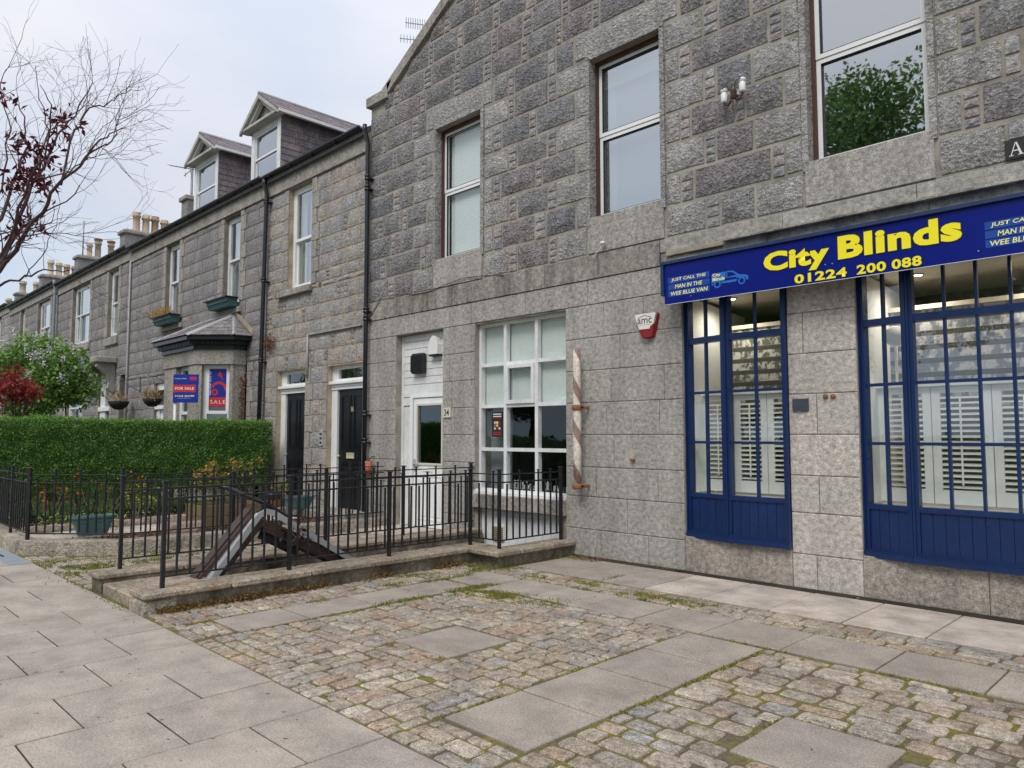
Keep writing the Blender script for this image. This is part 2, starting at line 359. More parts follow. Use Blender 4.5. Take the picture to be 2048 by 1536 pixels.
    def lathe(s, prof, c, n=16):
        """prof: (r, z) pairs"""
        vs = []; fs = []
        for r, z in prof:
            for k in range(n): vs.append((c[0] + r * cos(2 * pi * k / n), c[1] + r * sin(2 * pi * k / n), c[2] + z))
        for i in range(len(prof) - 1):
            for k in range(n): fs.append((i * n + k, i * n + (k + 1) % n, (i + 1) * n + (k + 1) % n, (i + 1) * n + k))
        fs += [tuple(range(n - 1, -1, -1)), tuple(range((len(prof) - 1) * n, len(prof) * n))]
        return s.add(vs, fs)
    def mesh(s, name, origin=(0, 0, 0), smooth=False, fix=True):
        me = bpy.data.meshes.new(name); o = Vector(origin)
        me.from_pydata([(v[0] - o[0], v[1] - o[1], v[2] - o[2]) for v in s.v], [], s.f)
        if fix and len(s.f) < 60000:
            import bmesh
            bm = bmesh.new(); bm.from_mesh(me); bmesh.ops.recalc_face_normals(bm, faces=bm.faces); bm.to_mesh(me); bm.free()
        if smooth:
            me.polygons.foreach_set('use_smooth', [True] * len(me.polygons))
        return me
    def build(s, name, mat, parent=None, origin=None, smooth=False, label=None, kind=None, fix=True):
        if origin is None:
            a = np.array(s.v); origin = ((a[:, 0].min() + a[:, 0].max()) / 2, (a[:, 1].min() + a[:, 1].max()) / 2, a[:, 2].min())
        return link(name, s.mesh(name, origin, smooth, fix), mat, parent, origin, label=label, kind=kind)
def box(name, mat, parent, x0, x1, y0, y1, z0, z1, ch=0, **k): return MB().box(x0, x1, y0, y1, z0, z1, ch).build(name, mat, parent, **k)
def tube(name, mat, parent, pts, r, n=8, smooth=True, **k): return MB().tube(pts, r, n).build(name, mat, parent, smooth=smooth, **k)

def cut_rects(x0, x1, z0, z1, holes):
    """rectangle minus rectangles -> list of rectangles"""
    xs = sorted({x0, x1} | {v for h in holes for v in (h[0], h[1]) if x0 < v < x1})
    out = []
    for a, b in zip(xs[:-1], xs[1:]):
        m_ = (a + b) / 2; zz = [(z0, z1)]
        for h in holes:
            if h[0] < m_ < h[1]:
                nz_ = []
                for p, q in zz:
                    if h[3] <= p or h[2] >= q: nz_.append((p, q)); continue
                    if h[2] > p: nz_.append((p, h[2]))
                    if h[3] < q: nz_.append((h[3], q))
                zz = nz_
        out += [(a, b, p, q) for p, q in zz if q - p > 1e-4]
    return out
def wall(name, mat, parent, x0, x1, z0, z1, holes, y0, y1, **k):
    mb = MB()
    for a, b, p, q in cut_rects(x0, x1, z0, z1, holes): mb.box(a, b, y0, y1, p, q)
    return mb.build(name, mat, parent, **k)

# unit stones, x and z in -.5...5, front at y=-1 (rock relief) or y=0
def rock_unit(seed, nx=4, nz=3, rel=.5):
    rg = random.Random(seed); vs = []; fs = []
    for j in range(nz + 1):
        for i in range(nx + 1):
            u = i / nx - .5; w = j / nz - .5
            edge = i in (0, nx) or j in (0, nz)
            if edge:
                y = -.15 - .1 * rg.random()
                x_ = u * (.96 + .035 * rg.random()); z_ = w * (.93 + .05 * rg.random())
            else:
                y = -.55 - rel * rg.random(); x_ = u + .05 * (rg.random() - .5); z_ = w + .08 * (rg.random() - .5)
            vs.append((x_, y, z_))
    W_ = nx + 1
    for j in range(nz):
        for i in range(nx): fs.append((j * W_ + i, j * W_ + i + 1, (j + 1) * W_ + i + 1, (j + 1) * W_ + i))
    ring = [i for i in range(W_)] + [j * W_ + nx for j in range(1, nz + 1)] + [nz * W_ + i for i in range(nx - 1, -1, -1)] + [j * W_ for j in range(nz - 1, 0, -1)]
    b = len(vs)
    for r_ in ring: vs.append((vs[r_][0], 1.2, vs[r_][2]))
    n = len(ring)
    for q in range(n): fs.append((ring[(q + 1) % n], ring[q], b + q, b + (q + 1) % n))
    return vs, fs
ROCK = [rock_unit(i) for i in range(14)]
ROCKS = [rock_unit(50 + i, 2, 2, .6) for i in range(8)]
def unit_mesh(name, vf, mat):
    me = bpy.data.meshes.new(name); me.from_pydata(vf[0], [], vf[1]); me.materials.append(M(mat)); return me
_cache = {}
def stone(kind, mat, parent, x0, x1, z0, z1, y=0., rel=.028, label=None, name='stone', gap=.008):
    w, h = x1 - x0 - gap, z1 - z0 - gap
    if kind == 'ashlar':
        key = ('a', mat)
        if key not in _cache:
            mb = MB(); c = .04
            mb.box(-.5, .5, 0, 1, -.5, .5)
            me = bpy.data.meshes.new('ashlar_block')
            # frontal chamfer: inset front ring
            vs = [(-.5, .12, -.5), (.5, .12, -.5), (.5, .12, .5), (-.5, .12, .5), (-.49, 0, -.48), (.49, 0, -.48), (.49, 0, .48), (-.49, 0, .48), (-.5, 1, -.5), (.5, 1, -.5), (.5, 1, .5), (-.5, 1, .5)]
            fs = [(4, 5, 6, 7), (0, 1, 5, 4), (1, 2, 6, 5), (2, 3, 7, 6), (3, 0, 4, 7), (0, 8, 9, 1), (1, 9, 10, 2), (2, 10, 11, 3), (3, 11, 8, 0)]
            me.from_pydata(vs, [], fs); me.materials.append(M(mat)); _cache[key] = [me]
        me = _cache[key][0]; sc = (w, .04, h); yy = y + random.uniform(-.0015, .0015)
    else:
        key = (kind, mat)
        if key not in _cache: _cache[key] = [unit_mesh('rock_block', r_, mat) for r_ in (ROCK if kind == 'rock' else ROCKS)]
        me = random.choice(_cache[key]); sc = (w * random.choice((1, 1, 1)), rel, h); yy = y + rel * .45
    o = link(name, me, None, parent, ((x0 + x1) / 2, yy, (z0 + z1) / 2), sc, label=label)
    if kind != 'ashlar' and random.random() < .5: o.rotation_euler = (0, pi, 0)
    return o
def stone_joined(mb, small, x0, x1, z0, z1, y=0., rel=.028, gap=.008):
    vs, fs = random.choice(ROCKS if small else ROCK); w, h = x1 - x0 - gap, z1 - z0 - gap
    cx, cz = (x0 + x1) / 2, (z0 + z1) / 2
    mb.add([(cx + v[0] * w, y + rel * .45 + v[1] * rel, cz + v[2] * h) for v in vs], fs)
def text(s, mat, parent, O, U, V, w, h, off=0., shear=0., name='lettering', depth=.002, space=1.0, keep=False, label=None):
    """flat lettering: lower-left corner O, unit axes U (reading direction) and V (up), fitted to w x h"""
    c = bpy.data.curves.new('t', 'FONT'); c.body = s; c.offset = off; c.shear = shear; c.extrude = 0; c.space_character = space; c.resolution_u = 3
    o = bpy.data.objects.new('t', c); COL.objects.link(o)
    dg = bpy.context.evaluated_depsgraph_get(); dg.update()
    me = bpy.data.meshes.new_from_object(o.evaluated_get(dg))
    bpy.data.objects.remove(o); bpy.data.curves.remove(c)
    n = len(me.vertices); a = np.empty(n * 3); me.vertices.foreach_get('co', a); a = a.reshape(-1, 3)
    mn = a.min(0); mxx = a.max(0); sx = w / max(1e-6, mxx[0] - mn[0]); sz = h / max(1e-6, mxx[1] - mn[1])
    if keep: sx = sz
    O = Vector(O); U = Vector(U).normalized(); V = Vector(V).normalized(); N = U.cross(V)
    ctr = O + U * w / 2 + V * h / 2
    u = (a[:, 0] - mn[0]) * sx - w / 2; v = (a[:, 1] - mn[1]) * sz - h / 2
    if keep: u = (a[:, 0] - (mn[0] + mxx[0]) / 2) * sx
    P = np.outer(u, np.array(U)) + np.outer(v, np.array(V)) + np.array(N) * depth
    me.vertices.foreach_set('co', P.astype(np.float32).ravel()); me.materials.clear(); me.materials.append(M(mat)); me.update()
    return link(name, me, None, parent, ctr, label=label)
def cards(name, pts, size, mat, parent=None, aspect=1.6, up=0., label=None, kind=None, outward=None, var=.4, origin=None):
    """many small leaf-sized faces"""
    P = np.asarray(pts, float); n = len(P)
    if n == 0: return None
    d = np.random.normal(size=(n, 3)); d[:, 2] += up; d /= np.linalg.norm(d, axis=1)[:, None]
    q = np.random.normal(size=(n, 3)); s_ = np.cross(d, q); s_ /= np.linalg.norm(s_, axis=1)[:, None]
    L = size * (1 + var * (np.random.rand(n, 1) - .5) * 2); Wd = L / aspect
    nn = np.cross(d, s_)
    v = np.empty((n, 4, 3)); v[:, 0] = P; v[:, 1] = P + d * L * .5 + s_ * Wd * .5 + nn * L * .08; v[:, 2] = P + d * L; v[:, 3] = P + d * L * .5 - s_ * Wd * .5 + nn * L * .08
    o_ = Vector(origin) if origin is not None else (Vector(P.mean(0)) if parent is None else WL[parent])
    v = v.reshape(-1, 3) - np.array(o_)
    me = bpy.data.meshes.new(name); me.vertices.add(n * 4); me.vertices.foreach_set('co', v.astype(np.float32).ravel())
    me.loops.add(n * 4); me.loops.foreach_set('vertex_index', np.arange(n * 4, dtype=np.int32))
    me.polygons.add(n); me.polygons.foreach_set('loop_start', np.arange(0, n * 4, 4, dtype=np.int32)); me.update(calc_edges=True)
    return link(name, me, mat, parent, o_, label=label, kind=kind)
def snoise(p, sc=1., seed=0.):
    from mathutils import noise
    return noise.noise(Vector((p[0] * sc + seed, p[1] * sc - seed, p[2] * sc + seed * .5)))
# ================================================================== SETTING
PIT = [(-8.40, -7.42, -4.30, 0.4), (-8.40, -6.88, -1.12, 0.4)]
def struct(name, mat, parts):
    mb = MB()
    for p in parts: mb.box(*p)
    return mb.build(name, mat, None, kind='structure', origin=(0, 0, 0))
g = MB()
for a, b, p, q in cut_rects(-300, 300, -300, 300, PIT): g.add([(a, p, -.2), (b, p, -.2), (b, q, -.2), (a, q, -.2)], [(0, 1, 2, 3)])
g.build('ground', 'lawn', None, kind='structure', origin=(0, 0, 0))
YB = -5.33
road = struct('road', 'asphalt', [(-120, 60, -17.5, -9.0, -.199, -.12)])
kerb = struct('kerb', 'kerb_granite', [(-120, 60, -9.0, -8.84, -.199, 0.0)])
pave = struct('pavement', 'joint_dark', [(-120, 60, -8.84, YB, -.199, -.010)])
fc = MB()
for a, b, p, q in cut_rects(-120, 60, YB, 0.03, PIT): fc.box(a, b, p, q, -.199, -.013)
fore = fc.build('forecourt', 'joint_moss', None, kind='structure', origin=(0, 0, 0))
far = struct('park_lawn', 'lawn', [(-120, 60, -90, -17.5, -.199, -.05)])

_slabs = {}
def flag(parent, mat, x0, x1, y0, y1, z=0., gap=.013, name='flagstone', th=.05):
    if mat not in _slabs:
        mb = MB(); c = .0
        vs = [(-.5, -.5, -1), (.5, -.5, -1), (.5, .5, -1), (-.5, .5, -1), (-.5, -.5, -.10), (.5, -.5, -.10), (.5, .5, -.10), (-.5, .5, -.10),
              (-.493, -.493, 0), (.493, -.493, 0), (.493, .493, 0), (-.493, .493, 0)]
        fs = [(8, 9, 10, 11), (4, 5, 9, 8), (5, 6, 10, 9), (6, 7, 11, 10), (7, 4, 8, 11), (0, 1, 5, 4), (1, 2, 6, 5), (2, 3, 7, 6), (3, 0, 4, 7)]
        _slabs[mat] = unit_mesh('flagstone', (vs, fs), mat)
    o = link(name, _slabs[mat], None, parent, ((x0 + x1) / 2, (y0 + y1) / 2, z + random.uniform(-.002, .002)), (x1 - x0 - gap, y1 - y0 - gap, th))
    o.rotation_euler = (random.uniform(-.004, .004), random.uniform(-.004, .004), random.uniform(-.004, .004)); return o
# pavement slabs: bands .63 wide running across the pavement
band = -4.0 + .63 * 8; k = 0; far_pave = MB()
while band > -46:
    x1 = band; x0 = band - .63
    seq = [YB + .0, -5.79, -6.44, -7.09, -7.74, -8.39, -8.84] if k % 2 else [YB + .0, -6.11, -6.76, -7.41, -8.06, -8.84]
    for a, b in zip(seq[:-1], seq[1:]):
        if -16 < x0 < 1.1: flag(pave, 'paving', x0, x1, b, a, 0, .011)
        else: far_pave.box(x0 + .004, x1 - .004, b + .004, a - .004, -.04, 0)
    band = x0; k += 1
far_pave.build('flagstone', 'paving', pave, kind='stuff', label='distant pavement slabs')

# setts ------------------------------------------------------------
def sett_unit(seed):
    """worn squared sett: rounded corners, slightly domed top"""
    rg = random.Random(seed); vs = []; fs = []; sq = []
    for cx, cy in ((1, 1), (-1, 1), (-1, -1), (1, -1)):
        a, b = rg.uniform(.05, .16), rg.uniform(.10, .25); jx, jy = 1 - .05 * rg.random(), 1 - .07 * rg.random()
        P = [(cx * (.5 * jx), cy * (.5 * jy - b)), (cx * (.5 * jx - a * .3), cy * (.5 * jy - b * .3)), (cx * (.5 * jx - a), cy * .5 * jy)]
        sq += P if cx * cy > 0 else P[::-1]
    n = len(sq)
    for (x, y) in sq: vs.append((x, y, -1))
    for (x, y) in sq: vs.append((x * .995, y * .99, -.22 - .08 * rg.random()))
    for (x, y) in sq: vs.append((x * .93 + .01 * rg.random(), y * .885 + .01 * rg.random(), -.01 - .09 * rg.random()))
    vs.append((0.05 * rg.random(), 0, .03)); c = 3 * n
    for r_ in (0, 1):
        for i in range(n): fs.append((r_ * n + i, r_ * n + (i + 1) % n, (r_ + 1) * n + (i + 1) % n, (r_ + 1) * n + i))
    for i in range(n): fs.append((2 * n + i, 2 * n + (i + 1) % n, c))
    return vs, fs
SETT = [sett_unit(i) for i in range(14)]
SETTM = []
for s_ in SETT:
    me = unit_mesh('sett', s_, 'sett'); SETTM.append(me)
def setts(rects, x0, x1, y0, y1, lx, ly, along='x', holes=(), jit=.012):
    """collect sett footprints"""
    out = []
    if along == 'x':
        y = y0; r_ = 0
        while y < y1 - .03:
            h = min(ly * random.uniform(.85, 1.2), y1 - y)
            if y1 - (y + h) < .05: h = y1 - y
            x = x0 - random.random() * lx * .7
            while x < x1 - .03:
                w = lx * random.uniform(.72, 1.35); a, b = max(x, x0), min(x + w, x1)
                if b - a > .05: out.append((a, b, y, y + h))
                x += w
            y += h
    else:
        out = [(b[2], b[3], b[0], b[1]) for b in setts([], y0, y1, x0, x1, ly, lx, 'x')]
    for a, b, c, d in out:
        mxm, mym = (a + b) / 2, (c + d) / 2
        if any(h[0] < mxm < h[1] and h[2] < mym < h[3] for h in holes): continue
        for h in holes:
            if a < h[1] and b > h[0] and c < h[3] and d > h[2]:
                if h[0] < b and mxm < h[0]: b = h[0]
                elif a < h[1] and mxm > h[1]: a = h[1]
                elif h[2] < d and mym < h[2]: d = h[2]
                elif c < h[3] and mym > h[3]: c = h[3]
        if b - a > .04 and d - c > .04: rects.append((a, b, c, d))
    return rects
CAM = Vector((0, -7.73, 1.6))
def lay_setts(rects, name, label=None, zb=0., gap=.010):
    root = bpy.data.objects.new(name, None); COL.objects.link(root)
    cx = sum(r_[0] for r_ in rects) / len(rects); cy = sum(r_[2] for r_ in rects) / len(rects)
    WL[root] = Vector((cx, cy, zb)); root.location = (cx, cy, zb); tag(root, kind='structure')
    rects = sorted(rects, key=lambda q: (Vector(((q[0] + q[1]) / 2, (q[2] + q[3]) / 2, 0)) - CAM).length)
    J = MB()
    for i, (a, b, c, d) in enumerate(rects):
        z = zb + random.uniform(-.008, .006)
        if i < 296:
            link('sett', random.choice(SETTM), None, root, ((a + b) / 2, (c + d) / 2, z), (b - a - gap, d - c - gap, .036),
                 (random.uniform(-.03, .03), random.uniform(-.03, .03), random.choice((0, pi)) + random.uniform(-.045, .045)))
        else:
            vs, fs = random.choice(SETT); w, h = b - a - .01, d - c - .01
            J.add([((a + b) / 2 + v[0] * w, (c + d) / 2 + v[1] * h, z + v[2] * .045) for v in vs], fs)
    if J.v: J.build('sett', 'sett_joined', root, kind='stuff')
    return root
SL_L = (-4.86, -4.20, -4.20, -3.55); SL_R = (-1.99, -1.34, -4.20, -3.55)
# right field
lay_setts(setts([], -2.68, -.20, -5.32, -2.36, .235, .145, 'x', [SL_R]), 'sett_paving', gap=.018)
# left field
rr = setts([], -5.92, -3.38, -4.55, -2.32, .185, .118, 'x', [SL_L])
rr += setts([], -5.92, -4.95, -5.32, -4.55, .165, .12, 'x')
rr += setts([], -4.95, -3.38, -5.32, -4.55, .135, .25, 'y')
lay_setts(rr, 'sett_paving')
# strips beside the low wall, in the gaps and along the shop front
rr = setts([], -7.09, -6.53, -5.32, -1.50, .19, .12, 'y')
rr += setts([], -6.5, -6.0, -5.32, -4.95, .2, .12, 'y')
rr += setts([], -6.50, .60, -1.64, -1.20, .27, .13, 'x')
rr += setts([], -3.36, -2.70, -5.32, -4.97, .2, .13, 'x')
rr += setts([], -6.0, -5.95, -4.9, -2.35, .05, .2, 'y')
lay_setts(rr, 'sett_paving')
# entrance path to the white door
rr = setts([], -10.86, -8.72, -5.32, -.75, .20, .14, 'x')
rr += [q for q in setts([], -11.9, -10.86, -5.32, -4.38, .20, .14, 'x') if (q[0] + 11.93) > (q[3] + 5.33) * 1.08 + .02]
lay_setts(rr, 'sett_paving')
rr = setts([], .62, 3.6, -5.32, -1.9, .24, .16, 'x')
lay_setts(rr, 'sett_paving')
# flagstones of the forecourt
for y0, y1 in ((-4.94, -4.31), (-4.30, -3.61), (-3.60, -2.99), (-2.98, -2.37)):
    flag(fore, 'slab', -3.36, -2.70, y0, y1)
    flag(fore, 'slab', -6.50, -5.95, y0, y1)
    flag(fore, 'slab', -.18, .48, y0, y1)
xs = [-7.08, -6.53, -5.88, -5.23, -4.57, -3.94, -3.28, -2.61, -1.93, -1.28, -.62, .04, .7, 1.36, 2.0, 2.66, 3.3]
for a, b in zip(xs[:-1], xs[1:]):
    if a > -6.6: flag(fore, 'slab', a, b, -2.31, -1.67)
xs = [-6.50, -5.80, -5.2, -4.64, -3.96, -3.26, -2.60, -1.94, -1.29, -.63, .03, .7, 1.36, 2.0, 2.66, 3.3]
for a, b in zip(xs[:-1], xs[1:]): flag(fore, 'slab_pale' if a > -4.7 else 'slab', a, b, -1.17, -.13, .002)
flag(fore, 'slab', *[SL_L[0], SL_L[1], SL_L[2], SL_L[3]]); flag(fore, 'slab', *SL_R)
# slabs on the upper path next to the basement railing
flag(fore, 'slab_pale', -9.35, -8.75, -.75, -.02, .03); flag(fore, 'slab_pale', -10.0, -9.36, -.75, -.02, .03); flag(fore, 'slab_pale', -10.8, -10.01, -.75, -.02, .03)
# drain channel cover let into the pavement
dc = box('drain_channel', 'lead_blue', pave, -12.45, -10.95, -5.60, -5.36, -.02, .010, .004, label='blue grey drain cover slab with a slot')
box('slot', 'joint_dark', dc, -11.98, -11.72, -5.52, -5.49, .0095, .0125)

# ---------------------------------------------------------------- moss, grass and weeds between the stones (uncountable)
def scatter_line(x0, y0, x1, y1, n, w):
    t = np.random.rand(n); return np.stack([x0 + (x1 - x0) * t + np.random.normal(0, w, n), y0 + (y1 - y0) * t + np.random.normal(0, w, n), np.full(n, -.012)], 1)
def clumpy(P, sc, thr, seed=0):
    k = np.array([snoise(p, sc, seed) for p in P]); return P[k > thr]
JO = []
for r_ in [(-5.92, -3.38, -5.32, -2.32), (-2.68, -.2, -5.32, -2.36)]:
    n = 9000; P = np.stack([np.random.uniform(r_[0], r_[1], n), np.random.uniform(r_[2], r_[3], n), np.full(n, -.02)], 1)
    JO.append(clumpy(P, 1.1, .22, 3))
for L in [(-6.5, -2.33, .5, -2.33, 1600, .012), (-3.37, -5, -3.37, -2.3, 800, .012), (-2.69, -5, -2.69, -2.3, 900, .014), (-6.5, -1.66, .5, -1.66, 1400, .02), (-6.4, -1.2, .5, -1.2, 1300, .015), (-2.0, -3.5, -1.3, -3.5, 150, .01),
          (-1.99, -4.2, -1.99, -3.55, 150, .01), (-5.94, -5, -5.94, -2.3, 900, .02), (-6.51, -5.2, -6.51, -1.7, 1500, .02)]:
    JO.append(clumpy(scatter_line(*L), 1.7, -.02, 5))
JO = np.concatenate(JO)
cards('moss', JO, .018, 'moss_clump', kind='stuff', up=.6, aspect=1.3)
GR = [clumpy(scatter_line(-6.3, -1.45, -3.6, -1.42, 2500, .07), 2.2, .05, 2), clumpy(scatter_line(-5.95, -2.5, -5.0, -2.34, 2500, .05), 2.5, 0, 7),
      clumpy(scatter_line(-6.0, -3.3, -5.9, -2.2, 1800, .035), 2, -.1, 9), scatter_line(-6.5, -1.5, -6.35, -1.2, 300, .05), scatter_line(-7.3, -5.36, -8.2, -5.36, 220, .03),
      scatter_line(-6.42, -.1, -5.0, -.08, 420, .03), scatter_line(-7.05, -1.56, -6.6, -1.53, 900, .035), clumpy(scatter_line(-5.2, -1.1, -5.25, -.2, 500, .02), 2, 0, 1),
      clumpy(scatter_line(-9.6, -4.9, -8.8, -4.2, 3800, .3), 2.2, -.05, 4), clumpy(scatter_line(-10.6, -4.4, -8.9, -3.6, 2600, .3), 2.0, .05, 6), scatter_line(-9.3, -5.34, -8.5, -5.33, 260, .02),
      scatter_line(-6.48, -.25, -6.30, -.2, 500, .09), scatter_line(-5.15, -.09, -5.0, -.07, 160, .03), clumpy(scatter_line(-6.7, -3.4, -6.5, -1.7, 1700, .04), 2, .0, 8)]
GR += [clumpy(scatter_line(-6.49, -4.0, -6.47, -1.7, 3200, .035), 1.6, -.12, 12), clumpy(scatter_line(-5.93, -3.6, -5.9, -1.7, 2600, .04), 1.8, -.1, 13), clumpy(scatter_line(-7.0, -2.6, -6.6, -1.6, 2600, .08), 2.2, .0, 14),
       clumpy(scatter_line(-5.2, -1.68, -3.9, -1.62, 1500, .03), 2.4, .0, 15), clumpy(scatter_line(-5.6, -2.9, -4.8, -2.4, 2600, .18), 3.0, .12, 16)]
gp = np.concatenate(GR)
PG = np.concatenate([clumpy(scatter_line(-10.9, -5.2, -8.8, -4.6, 7000, .25), 2.6, .0, 4), clumpy(scatter_line(-10.6, -4.2, -8.9, -3.2, 5000, .4), 2.0, .08, 6)]); PG = PG[(PG[:, 1] > -5.33) & (PG[:, 0] < -8.78) & (PG[:, 0] + PG[:, 1] * 1.08 > -17.6)]
cards('grass', PG, .035, 'grass_blade', kind='stuff', up=1.2, aspect=3)
cards('grass', gp[np.random.rand(len(gp)) < .6], .030, 'grass_blade', kind='stuff', up=2.2, aspect=4)
cards('moss', np.concatenate([clumpy(scatter_line(-6.3, -1.45, -3.6, -1.42, 2500, .1), 2.2, .0, 2), clumpy(scatter_line(-5.95, -2.55, -5.0, -2.4, 2500, .08), 2.5, -.1, 7)]), .022, 'moss_clump', kind='stuff', up=.6, aspect=1.3)
bm_ = scatter_line(-7.1, -5.2, -7.08, -1.6, 6500, .018); bm_[:, 2] += np.random.rand(len(bm_)) * .055; bm_[:, 0] = -7.10 + np.abs(np.random.normal(0, .055, len(bm_)))
cards('moss', clumpy(bm_, 1.6, -.28, 11), .022, 'moss_brown', kind='stuff', up=.4, aspect=1.4)
P = np.stack([np.random.uniform(-15, -.5, 700), np.random.uniform(-8, -.05, 700), np.full(700, .004)], 1)
cards('leaf_litter', P[np.random.rand(700) < .35], .014, 'dry_leaf', kind='stuff', aspect=1.5)
pl = np.stack([-7.08 + np.random.rand(500) * .9, np.random.uniform(-.3, -.02, 500), np.full(500, .003)], 1); pl[:, 0] = np.random.uniform(-6.45, -6.0, 500)
cards('leaf_litter', pl, .018, 'dry_leaf', kind='stuff', aspect=1.5)

gs = MB()
for _ in range(120):
    gx, gy, gr = random.uniform(-9, 0), random.uniform(-7.6, -5.4), random.uniform(.006, .018); gs.add([(gx + gr * cos(k * pi / 4), gy + gr * .8 * sin(k * pi / 4), .0035) for k in range(8)], [tuple(range(8))])
gs.build('gum_spots', 'slab', pave, kind='stuff')
# ================================================================== MAIN GABLED BUILDING
XL, XR = -11.58, 3.78; APX = (XL + XR) / 2; SK = .585; ZS = 7.88
main = empty('granite_building', (-4, 0, 0), 'gabled grey granite building with the blue shop front and upstairs sash windows', 'building')
W1 = (-9.60, -8.47, 4.54, 6.78); W2 = (-6.26, -5.12, 4.55, 6.76); W3 = (-3.26, -2.08, 4.53, 6.80)
SHOP = (-8.60, -6.72, .72, 3.34); DOOR = (-10.68, -9.38, .03, 3.36); BASE = (-8.50, -6.86, -2.3, .50)
B1 = (-4.86, -3.55, .42, 3.36); B2 = (-2.83, -.68, .42, 3.36)
HO = [W1, W2, W3, SHOP, DOOR, BASE, B1, B2]
HO3 = HO + [(1.0, 2.0, 4.55, 6.76), (.5, 3.0, .8, 3.3)]
mbw = MB()
for a, b, p, q in cut_rects(XL + .02, XR, -2.4, ZS, HO3): mbw.box(a, b, .018, .40, p, q)
zt = ZS + SK * (APX - XL)
mbw.prism([(XL + .05, .018, ZS), (XR, .018, ZS), (APX, .018, zt - .05)], (0, .38, 0))
mbw.box(XL + .02, XL + .3, .4, 9, -.2, 7.8); mbw.box(XR - .3, XR, .4, 9, -.2, 7.8); mbw.box(XL + .3, XR - .3, 8.7, 9, -.2, 7.8)
mbw.build('wall', 'mortar', main)
for sgn, xa in ((1, XL), (-1, XR)):
    MB().prism([(xa - .1 * sgn, .25, ZS - .12), (APX, .25, zt - .10), (APX, .25, zt - .02), (xa - .1 * sgn, .25, ZS - .04)], (0, 8.9, 0)).build('roof', 'roof_slate', main)
# skew copings along the gable
def skew(sgn, xa):
    n = 9
    for i in range(n):
        t0 = .6 + (7.68 - .6) * i / n; t1 = .6 + (7.68 - .6) * (i + 1) / n - .006
        p = [(xa + sgn * t, -.055, ZS + SK * (t - .6) + dz) for t, dz in ((t0, -.02), (t1, -.02), (t1, .17), (t0, .17))]
        MB().prism(p, (0, .42, 0)).build('coping_stone', 'terrace_dressed', main)
    box('skew_putt', 'terrace_dressed', main, xa - .05 * sgn, xa + .62 * sgn, -.07, .42, ZS - .10, ZS + .09, .01)
    MB().prism([(xa + .60 * sgn, -.055, ZS + .0), (xa + .75 * sgn, -.055, ZS + .22), (xa + .6 * sgn, -.055, ZS + .17)], (0, .4, 0)).build('skew_putt', 'terrace_dressed', main)
skew(1, XL); skew(-1, XR)

n_sneck = [0]; SJ = MB(); BJ = MB(); n_big = [0]
def put_rock(x0, x1, z0, z1, mat='rubble', small=False, rel=.034):
    j = lambda: random.uniform(-.006, .006)
    if not small and mat == 'rubble': x0 += j(); x1 += j(); z0 += j(); z1 += j(); rel *= random.uniform(.8, 1.5)
    if x1 - x0 < .05: return
    vis = x0 < -1.0 and z0 < 9.3
    if small:
        if vis and n_sneck[0] < 296 and -10.2 < x0: n_sneck[0] += 1; stone('small', 'pinning', main, x0, x1, z0, z1, 0, .02, name='pinning_stone', gap=.022)
        else: stone_joined(SJ, True, x0, x1, z0, z1, 0, .02, .022)
    else:
        if vis and n_big[0] < 298: n_big[0] += 1; stone('rock', mat, main, x0 + .004, x1 - .004, z0 + .006, z1 - .006, 0, rel, name='stone', gap=.028)
        else: stone_joined(BJ, False, x0 + .004, x1 - .004, z0 + .006, z1 - .006, 0, rel, .022)
def bond(x0, x1, z0, z1, ph, jl=None, jr=None):
    """one course of big blocks parted by stacks of three pinnings; jl/jr: light jamb stones at the ends"""
    if jl: put_rock(x0 + .055, x0 + jl, z0, z1, 'jamb_stone', rel=.030); x0 += jl
    if jr: put_rock(x1 - jr, x1 - .055, z0, z1, 'jamb_stone', rel=.030); x1 -= jr
    x = x0; first = True; big = bool(jl is None) if ph % 2 == 0 else (jl is None)
    while x < x1 - .04:
        if not big:
            w = random.uniform(.10, .20)
            if x1 - x < .3: w = x1 - x
            n = random.choice((2, 3, 3, 3, 4)); hh = (z1 - z0 - .02) / n
            for i in range(n):
                if w > .24:
                    put_rock(x, x + w / 2, z0 + .01 + i * hh, z0 + .01 + (i + 1) * hh, small=True); put_rock(x + w / 2, x + w, z0 + .01 + i * hh, z0 + .01 + (i + 1) * hh, small=True)
                else: put_rock(x, x + w, z0 + .01 + i * hh, z0 + .01 + (i + 1) * hh, small=True)
        else:
            w = random.uniform(.56, .80) if not (first and ph % 2 and jl is None) else random.uniform(.3, .42)
            if x1 - (x + w) < .12: w = x1 - x
            elif jr and x1 - (x + w) < .55 and x1 - (x + w) > .2: w = x1 - x - .15
            put_rock(x, x + w, z0, z1)
        x += w; big = not big; first = False
Z = [4.04, 4.435, 4.83, 5.22, 5.61, 6.0, 6.41, 6.79, 7.2] + [7.2 + .395 * i for i in range(1, 13)]
